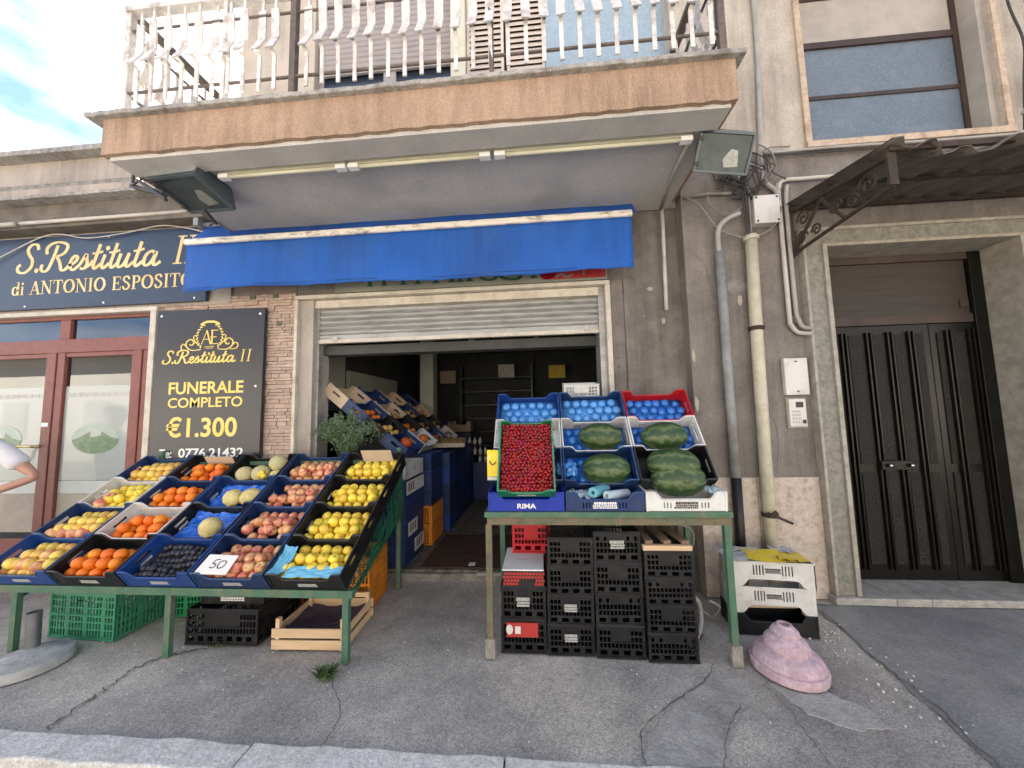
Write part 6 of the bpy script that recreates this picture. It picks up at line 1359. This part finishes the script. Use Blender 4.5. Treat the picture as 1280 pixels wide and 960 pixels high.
# weeds
def tuft(label, x, y, n, h, spread, seed):
    rg = random.Random(seed); b = B()
    for k in range(n):
        a = rg.uniform(0, 6.28); r0 = rg.uniform(0, spread*.6); px, py = x+r0*math.cos(a), y+r0*math.sin(a)*.7; L_ = rg.uniform(.4, 1)*h; o_ = Vector((math.cos(a), math.sin(a)*.8, 0))*rg.uniform(.2, .9)*L_
        s = Vector((-math.sin(a), math.cos(a), 0))*rg.uniform(.003, .007); p0 = Vector((px, py, .0)); p1 = p0+o_*.5+Vector((0, 0, L_*.6)); p2 = p0+o_+Vector((0, 0, L_*rg.uniform(.5, .9)))
        b.add([p0-s, p0+s, p1+s, p1-s, p2], [(0, 1, 2, 3), (3, 2, 4)])
    return tag(b.build('weed', 'weed_green'), label, 'plant', kind='thing')
tuft('green weed tuft growing from the asphalt by the stand leg', -1.29, 2.09, 170, .075, .09, 3)
tuft('sparse weeds in the long crack under the stand', -2.2, 2.33, 60, .03, .1, 4); tuft('thin weeds in the crack before the wooden box', -1.75, 2.34, 70, .025, .14, 5)

# potted herb at the shop opening
PT = thing('potted_plant', 'bushy grey-green potted herb behind the apple crates at the opening', 'plant', (-1.84, 3.24, 1.08))
q = B(); q.lathe([(.10, -.22), (.13, .0), (.14, .0), (.14, .02), (.12, .02), (.11, -.02)], 16, (-1.84, 3.24, 1.10)); q.build('pot', 'terracotta', PT)
rg = random.Random(44); st = B(); lf = B()
for k in range(95):
    a = rg.uniform(0, 6.28); u = rg.uniform(.1, 1)**.7; e = Vector((math.cos(a)*.34*u, math.sin(a)*.17*u, .16+.30*(1-.55*u*u)*rg.uniform(.5, 1.05))); p0 = Vector((-1.84, 3.24, 1.10))
    pts = spline([p0+Vector((rg.uniform(-.05, .05), rg.uniform(-.04, .04), 0)), p0+e*.5+Vector((0, 0, .06)), p0+e], 5); st.tube(pts, .0022, 4, False)
    for i in range(3, len(pts)):
        for _ in range(5):
            c = pts[i]+Vector((rg.gauss(0, .018), rg.gauss(0, .018), rg.gauss(0, .018))); d = Vector((rg.gauss(0, 1), rg.gauss(0, 1), rg.gauss(.3, .8))).normalized(); s_ = d.orthogonal().normalized()*.0055; L_ = rg.uniform(.016, .032)
            lf.add([c-d*L_*.5, c+s_, c+d*L_*.5, c-s_], [(0, 1, 2, 3)])
st.build('stem', 'weed_green', PT); tag(lf.build('foliage', 'leaf_green', PT), kind='stuff')
q = B(); q.box((-2.05, 3.12, .0), (-1.66, 3.36, .87)); tag(q.build('box_stack', 'plastic_black'), 'dark box hidden behind the stand under the potted herb', 'box', kind='thing')

# ================================================================== INSIDE THE SHOP
def inner(label, loc, w, d, h, m, rot=(0, 0, 0), style='display', lg=None, cat='crate'):
    return crate('crate', label, loc, rot, w, d, h, style, m, {'plastic_navy': 'rim_navy', 'plastic_black': 'rim_black'}.get(m, m), 'crates inside the shop', lg)
tiers = [('plastic_navy', .20), ('plastic_navy', .20), ('plastic_navy', .20), ('plastic_navy', .20), ('box_white', .17)]
z = .078
for k, (m_, h) in enumerate(tiers):
    if m_ == 'box_white':
        t = thing('carton', 'white fruit carton on top of the navy crates just inside the opening', 'box', (-1.5, 3.4, z)); q = B(); q.box((-1.74, 3.36, z), (-1.31, 3.86, z+.01)); q.panel([0, .2, .3, .5], [0, .08, .11, .16], {(1, 1)}, lambda x, zz, t_: (-1.31-t_, 3.36+x, z+zz), .006); q.panel([0, .43], [0, .16], set(), lambda x, zz, t_: (-1.74+x, 3.36+t_, z+zz), .006); q.panel([0, .43], [0, .16], set(), lambda x, zz, t_: (-1.74+x, 3.86-t_, z+zz), .006); q.panel([0, .5], [0, .16], set(), lambda x, zz, t_: (-1.74+t_, 3.36+x, z+zz), .006); q.build('carton_body', 'box_white', t)
    else:
        c = inner(f'navy crate, {["lowest", "second lowest", "second highest", "highest"][k]} of the stack just inside the opening', (-1.74, 3.36, z), .43, .5, h-.006, m_, style='plain')
        if k in (0, 1, 3):
            y0 = (3.60, 3.42, 3.37)[(0, 1, 3).index(k)]; y1 = (3.86, 3.66, 3.86)[(0, 1, 3).index(k)]
            q = B(); q.box((-1.309, y0, z+.06), (-1.304, y1, z+h-.012)); l_ = q.build('white_label', 'box_white', c)
            q = B()
            for i_ in range(3): q.box((-1.3038, y0+.04+i_*.06, z+.09), (-1.3028, y0+.065+i_*.06, z+h-.03))
            q.build('label_print', 'cable_dark', l_)
    z += h
for k in range(2): inner(f'{["lower", "upper"][k]} orange crate on the shop floor past the navy stack', (-1.72, 3.93, .078+k*.21), .49, .42, .207, 'plastic_orange', style='lattice')
for k in range(3): inner(f'dark navy crate, {["lowest", "middle", "top"][k]} above the orange crates', (-1.70, 3.93, .50+k*.19), .46, .42, .186, 'plastic_navy', style='plain')
for s_, (y, n_) in enumerate(((4.42, 5), (4.9, 5), (5.4, 5), (5.95, 4))):
    for k in range(n_): inner(f'navy crate {["near", "nearer middle", "further middle", "far"][s_]} aisle stack, {["floor", "second", "third", "fourth", "top"][k]} level', (-1.72-.02*s_, y, .078+k*.19), .56+.02*s_, .45, .186, 'plastic_navy' if (k+s_) % 3 else 'plastic_blue', style='plain')
T3 = R(40); rg = random.Random(3); cm = ['plastic_navy', 'card', 'plastic_black', 'box_white', 'plastic_navy', 'plastic_black']
yn = ['first', 'second', 'third', 'fourth']; tn = ['lowest', 'second', 'third', 'highest']
for yi in range(4):
    for k in range(4):
        x = -1.42-.27*math.cos(T3)*k; z = 1.07+.27*math.sin(T3)*k
        m_ = cm[(yi*3+k*2+(k > 2)) % 6]
        cr = inner(f'tilted crate on the inside slope, {tn[k]} level, {yn[yi]} column from the street', (x, 3.46+yi*.55, z), .50, .265, .13, m_, (T3, 0, R(90)))
        if yi < 2 and k == 0: put('squash', M_squ, cr, (.18, .10, .12), f'orange squash in the lowest inside crate, {"nearer" if yi == 0 else "further from"} the street', 'squash', None, (.5, .6, .3))
        elif k < 3:
            me, nm_ = ((M_rap, 'red_apple'), (M_pear, 'mango'), (M_or, 'orange'))[(yi+k) % 3]
            for i in range(8): put(nm_, me, cr, (.07+(i % 4)*.11+rg.uniform(-.02, .02), .05+(i//4)*.09, .05), f'{nm_.replace("_", " ")} in the {tn[k]} crate of the {yn[yi]} inside column', nm_.split('_')[-1], f'fruit in the {tn[k]} crate of inside column {yn[yi]}', None, .85, rg)
NT = crate('crate', 'shallow pale tray of brown nuts at the end of the inside slope', (-1.40, 4.55, 1.08), (R(4), 0, R(10)), .4, .5, .05, 'plain', 'card', 'card')
q = B(); rg = random.Random(9)
for k in range(260):
    p = Vector((rg.uniform(.02, .38), rg.uniform(.02, .48), .045+rg.uniform(0, .02))); q.lathe([(.0008, -.012), (.010, -.004), (.010, .005), (.0008, .012)], 6, p)
o = q.build('nuts', 'nut_brown', smooth=True); o.location = NT.location; o.rotation_euler = NT.rotation_euler; tag(o, 'brown nuts heaped in the shallow tray', 'nuts', kind='stuff')
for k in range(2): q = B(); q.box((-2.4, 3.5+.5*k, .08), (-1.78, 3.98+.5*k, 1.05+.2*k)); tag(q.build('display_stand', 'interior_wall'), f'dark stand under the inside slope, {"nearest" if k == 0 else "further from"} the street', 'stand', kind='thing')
# back_clutter: crates and cartons stacked along the back and right-hand side of the shop
rg = random.Random(52)
for k in range(6):
    m_ = ('plastic_navy', 'box_white', 'plastic_black', 'card', 'plastic_navy', 'card')[k]
    inner(f'{dict(plastic_black="black", box_white="white", plastic_navy="navy", card="brown")[m_]} crate in the far stack by the back wall, level {k+1} from the floor', (-1.95, 7.3, .078+k*.215), .48, .4, .21, m_, (0, 0, R(rg.uniform(-3, 3))), style='display' if k % 2 else 'plain')
for i, (x, z, m_) in enumerate(((-2.2, 2.2, 'card'), (-.9, 2.3, 'box_white'), (.2, 2.25, 'yellow_paper'))):
    q = B(); q.box((x, 7.6, z), (x+.35, 7.62, z+.28)); tag(q.build('poster', m_), f'{("brown", "white", "yellow")[i]} poster on the shelving at the back of the shop', 'poster', kind='thing')
BR = thing('bottle_rack', 'rack of pale bottles and jars at the back of the shop', 'rack', (-1.15, 6.1, .08))
q = B(); q.box((-1.45, 5.95, .08), (-.85, 6.3, .70)); q.build('rack_base', 'plastic_navy', BR)
for k in range(2): q = B(); q.box((-1.45, 5.95, .82+k*.16), (-.85, 6.3, .83+k*.16)); q.build('shelf', 'interior_wall', BR)
mb = B(); mb.lathe([(.028, 0), (.03, .07), (.012, .10), (.012, .125), (.0005, .126)], 10); mb = mb.mesh('bottle', 'box_white', True)
for k in range(3):
    for i in range(6):
        if (i+k) % 4 == 3: continue
        o = inst('bottle', mb, (-1.40+i*.09, 5.98, (.701, .831, .991)[k])); tag(o, 'pale bottle on the rack at the back of the shop', 'bottle', 'bottles on the back rack', 'thing')
SH = thing('shelving', 'dark metal shelving against the back wall of the shop', 'shelf', (-1.0, 7.9, .08))
q = B()
for x in (-1.8, -.2): q.box((x, 7.8, .08), (x+.04, 8.15, 2.6))
q.build('upright', 'lamp_grey', SH)
for k in range(7): q = B(); q.box((-1.8, 7.78, .5+k*.3), (-.16, 8.15, .52+k*.3)); q.build('shelf', 'lamp_grey', SH)
inner('red crate on the shop floor beside the aisle', (-.72, 5.3, .078), .4, .4, .5, 'plastic_red', style='vent')
for k, x in enumerate((-.75, -.02)):
    t = thing('spot_lamp', f'small white spot lamp under the beam, {"left of" if k == 0 else "straight above"} the watermelon table', 'light', (x, 3.75, 2.28)); q = B(); q.tube([(x, 3.75, 2.52), (x, 3.75, 2.32)], .006, 6); q.build('rod', 'cable_dark', t)
    q = B(); d = Vector((.05, -.06, -.07)) if k == 0 else Vector((0, -.02, -.09)); p = Vector((x, 3.75, 2.33)); q.tube([p, p+d*.3, p+d], [.018, .03, .04], 12); q.build('lamp_head', 'spot_white', t, smooth=True)
q = B(); q.box((-1.17, 3.36, .077), (-.30, 4.25, .086)); tag(q.build('door_mat', 'brown_mat'), 'brown mat on the floor at the shop entrance', 'mat', kind='thing')
q = B(); q.box((-.72, 3.40, .087), (-.66, 3.46, .092)); tag(q.build('paper_scrap', 'white_card'), 'white paper scrap on the brown mat', 'paper', kind='thing')

# ================================================================== PERSON at the left edge
PE = thing('person', 'person in a white t-shirt standing with hand on hip by the glass doors', 'person', (-4.985, 2.74, 0), (0, 0, R(12)))
PE.scale = (.95, .95, .95)
def skin(name, pts, edges, m_, parent, sub=2, root=0):
    me = bpy.data.meshes.new(name); me.from_pydata([p[:3] for p in pts], edges, []); me.materials.append(MATS[m_])
    o = bpy.data.objects.new(name, me); COL.objects.link(o); o.parent = parent
    md = o.modifiers.new('skin', 'SKIN'); md.use_smooth_shade = True
    for i, p in enumerate(pts):
        sv = me.skin_vertices[0].data[i]; sv.radius = (p[3], p[4] if len(p) > 4 else p[3]); sv.use_root = (i == root)
    s = o.modifiers.new('sub', 'SUBSURF'); s.levels = sub; s.render_levels = sub; return o
body = [(0, 0, .93, .15, .11), (0, 0, 1.10, .135, .10), (0, -.01, 1.30, .15, .105), (0, 0, 1.42, .10, .075), (0, 0, 1.50, .052), (0, -.015, 1.57, .062), (0, -.02, 1.65, .085, .095), (0, -.01, 1.74, .06, .07),
        (.19, 0, 1.385, .058), (.375, .02, 1.20, .050), (.495, .03, 1.085, .041), (.35, -.06, 1.01, .036), (.22, -.11, .945, .027), (.165, -.12, .92, .03, .018),
        (-.19, 0, 1.385, .058), (-.26, 0, 1.12, .045), (-.27, -.03, .88, .032), (-.27, -.05, .80, .03, .018),
        (.09, 0, .86, .088), (.10, -.01, .48, .058), (.105, .02, .10, .04), (.11, -.1, .04, .038, .03), (-.09, 0, .86, .088), (-.10, -.01, .48, .058), (-.105, .02, .10, .04), (-.11, -.1, .04, .038, .03)]
be = [(0, 1), (1, 2), (2, 3), (3, 4), (4, 5), (5, 6), (6, 7), (3, 8), (8, 9), (9, 10), (10, 11), (11, 12), (12, 13), (3, 14), (14, 15), (15, 16), (16, 17), (0, 18), (18, 19), (19, 20), (20, 21), (0, 22), (22, 23), (23, 24), (24, 25)]
# fingers: five chains per hand
for hx, s_ in ((13, (-1, -.25, -.25)), (17, (0, -.1, -1))):
    b0 = Vector(body[hx][:3]); d = Vector(s_).normalized(); sd_ = d.orthogonal().normalized()
    for k in range(5):
        L_ = (.05, .075, .082, .077, .06)[k]; off = sd_*(-.024+k*.012); i0 = len(body)
        p1 = b0+off+d*.03; p2 = p1+d*L_*.55+Vector((0, .006, -.004)); p3 = p1+d*L_+Vector((0, .018, -.012))
        for p in (p1, p2, p3): body.append((p.x, p.y, p.z, .009))
        be += [(hx, i0), (i0, i0+1), (i0+1, i0+2)]
skin('body', body, be, 'skin', PE)
skin('tshirt', [(0, 0, .86, .172, .13), (0, 0, 1.0, .165, .125), (0, -.005, 1.15, .158, .12), (0, -.01, 1.30, .168, .122), (0, 0, 1.41, .12, .09), (0, 0, 1.455, .075, .065), (.18, 0, 1.385, .08), (.32, .015, 1.25, .083), (.39, .02, 1.185, .085), (-.18, 0, 1.385, .08), (-.235, 0, 1.22, .083)], [(0, 1), (1, 2), (2, 3), (3, 4), (4, 5), (4, 6), (6, 7), (7, 8), (4, 9), (9, 10)], 'tshirt', PE)
skin('trousers', [(0, 0, .97, .16, .12), (0, 0, .88, .15, .12), (.09, 0, .80, .10), (.10, -.01, .48, .075), (.105, .02, .10, .065), (-.09, 0, .80, .10), (-.10, -.01, .48, .075), (-.105, .02, .10, .065)], [(0, 1), (1, 2), (2, 3), (3, 4), (1, 5), (5, 6), (6, 7)], 'trousers', PE)
for x in (.11, -.11): q = B(); q.lathe([(.001, 0), (.05, 0), (.052, .03), (.045, .06), (.001, .085)], 14, (x, -.05, 0), .9, 2.4); q.build('shoe', 'shoe', PE, world=False, smooth=True)
q = B(); q.lathe([(max(.098*math.sin(math.pi*k/9), .001), .02-.085*math.cos(math.pi*k/9)) for k in range(4, 10)], 18, (0, .005, 1.70), .95, 1.08, False); q.build('hair', 'hair', PE, world=False, smooth=True)
q = B(); q.lathe([(.012, -.02), (.017, -.01), (.008, .03), (.001, .035)], 8, (0, -.118, 1.645)); q.build('nose', 'skin', PE, world=False, smooth=True)
for x in (.033, -.033): q = B(); q.lathe([(.001, -.008), (.012, 0), (.001, .008)], 8, (x, -.103, 1.675)); q.build('eye', 'shoe', PE, world=False, smooth=True)
q = B(); q.box((-.025, -.112, 1.598), (.025, -.098, 1.606)); q.build('mouth', 'sign_red', PE, world=False)
for x in (.09, -.09): q = B(); q.lathe([(.001, -.03), (.014, -.01), (.014, .015), (.001, .03)], 8, (x, -.005, 1.655), .6, 1.2); q.build('ear', 'skin', PE, world=False, smooth=True)
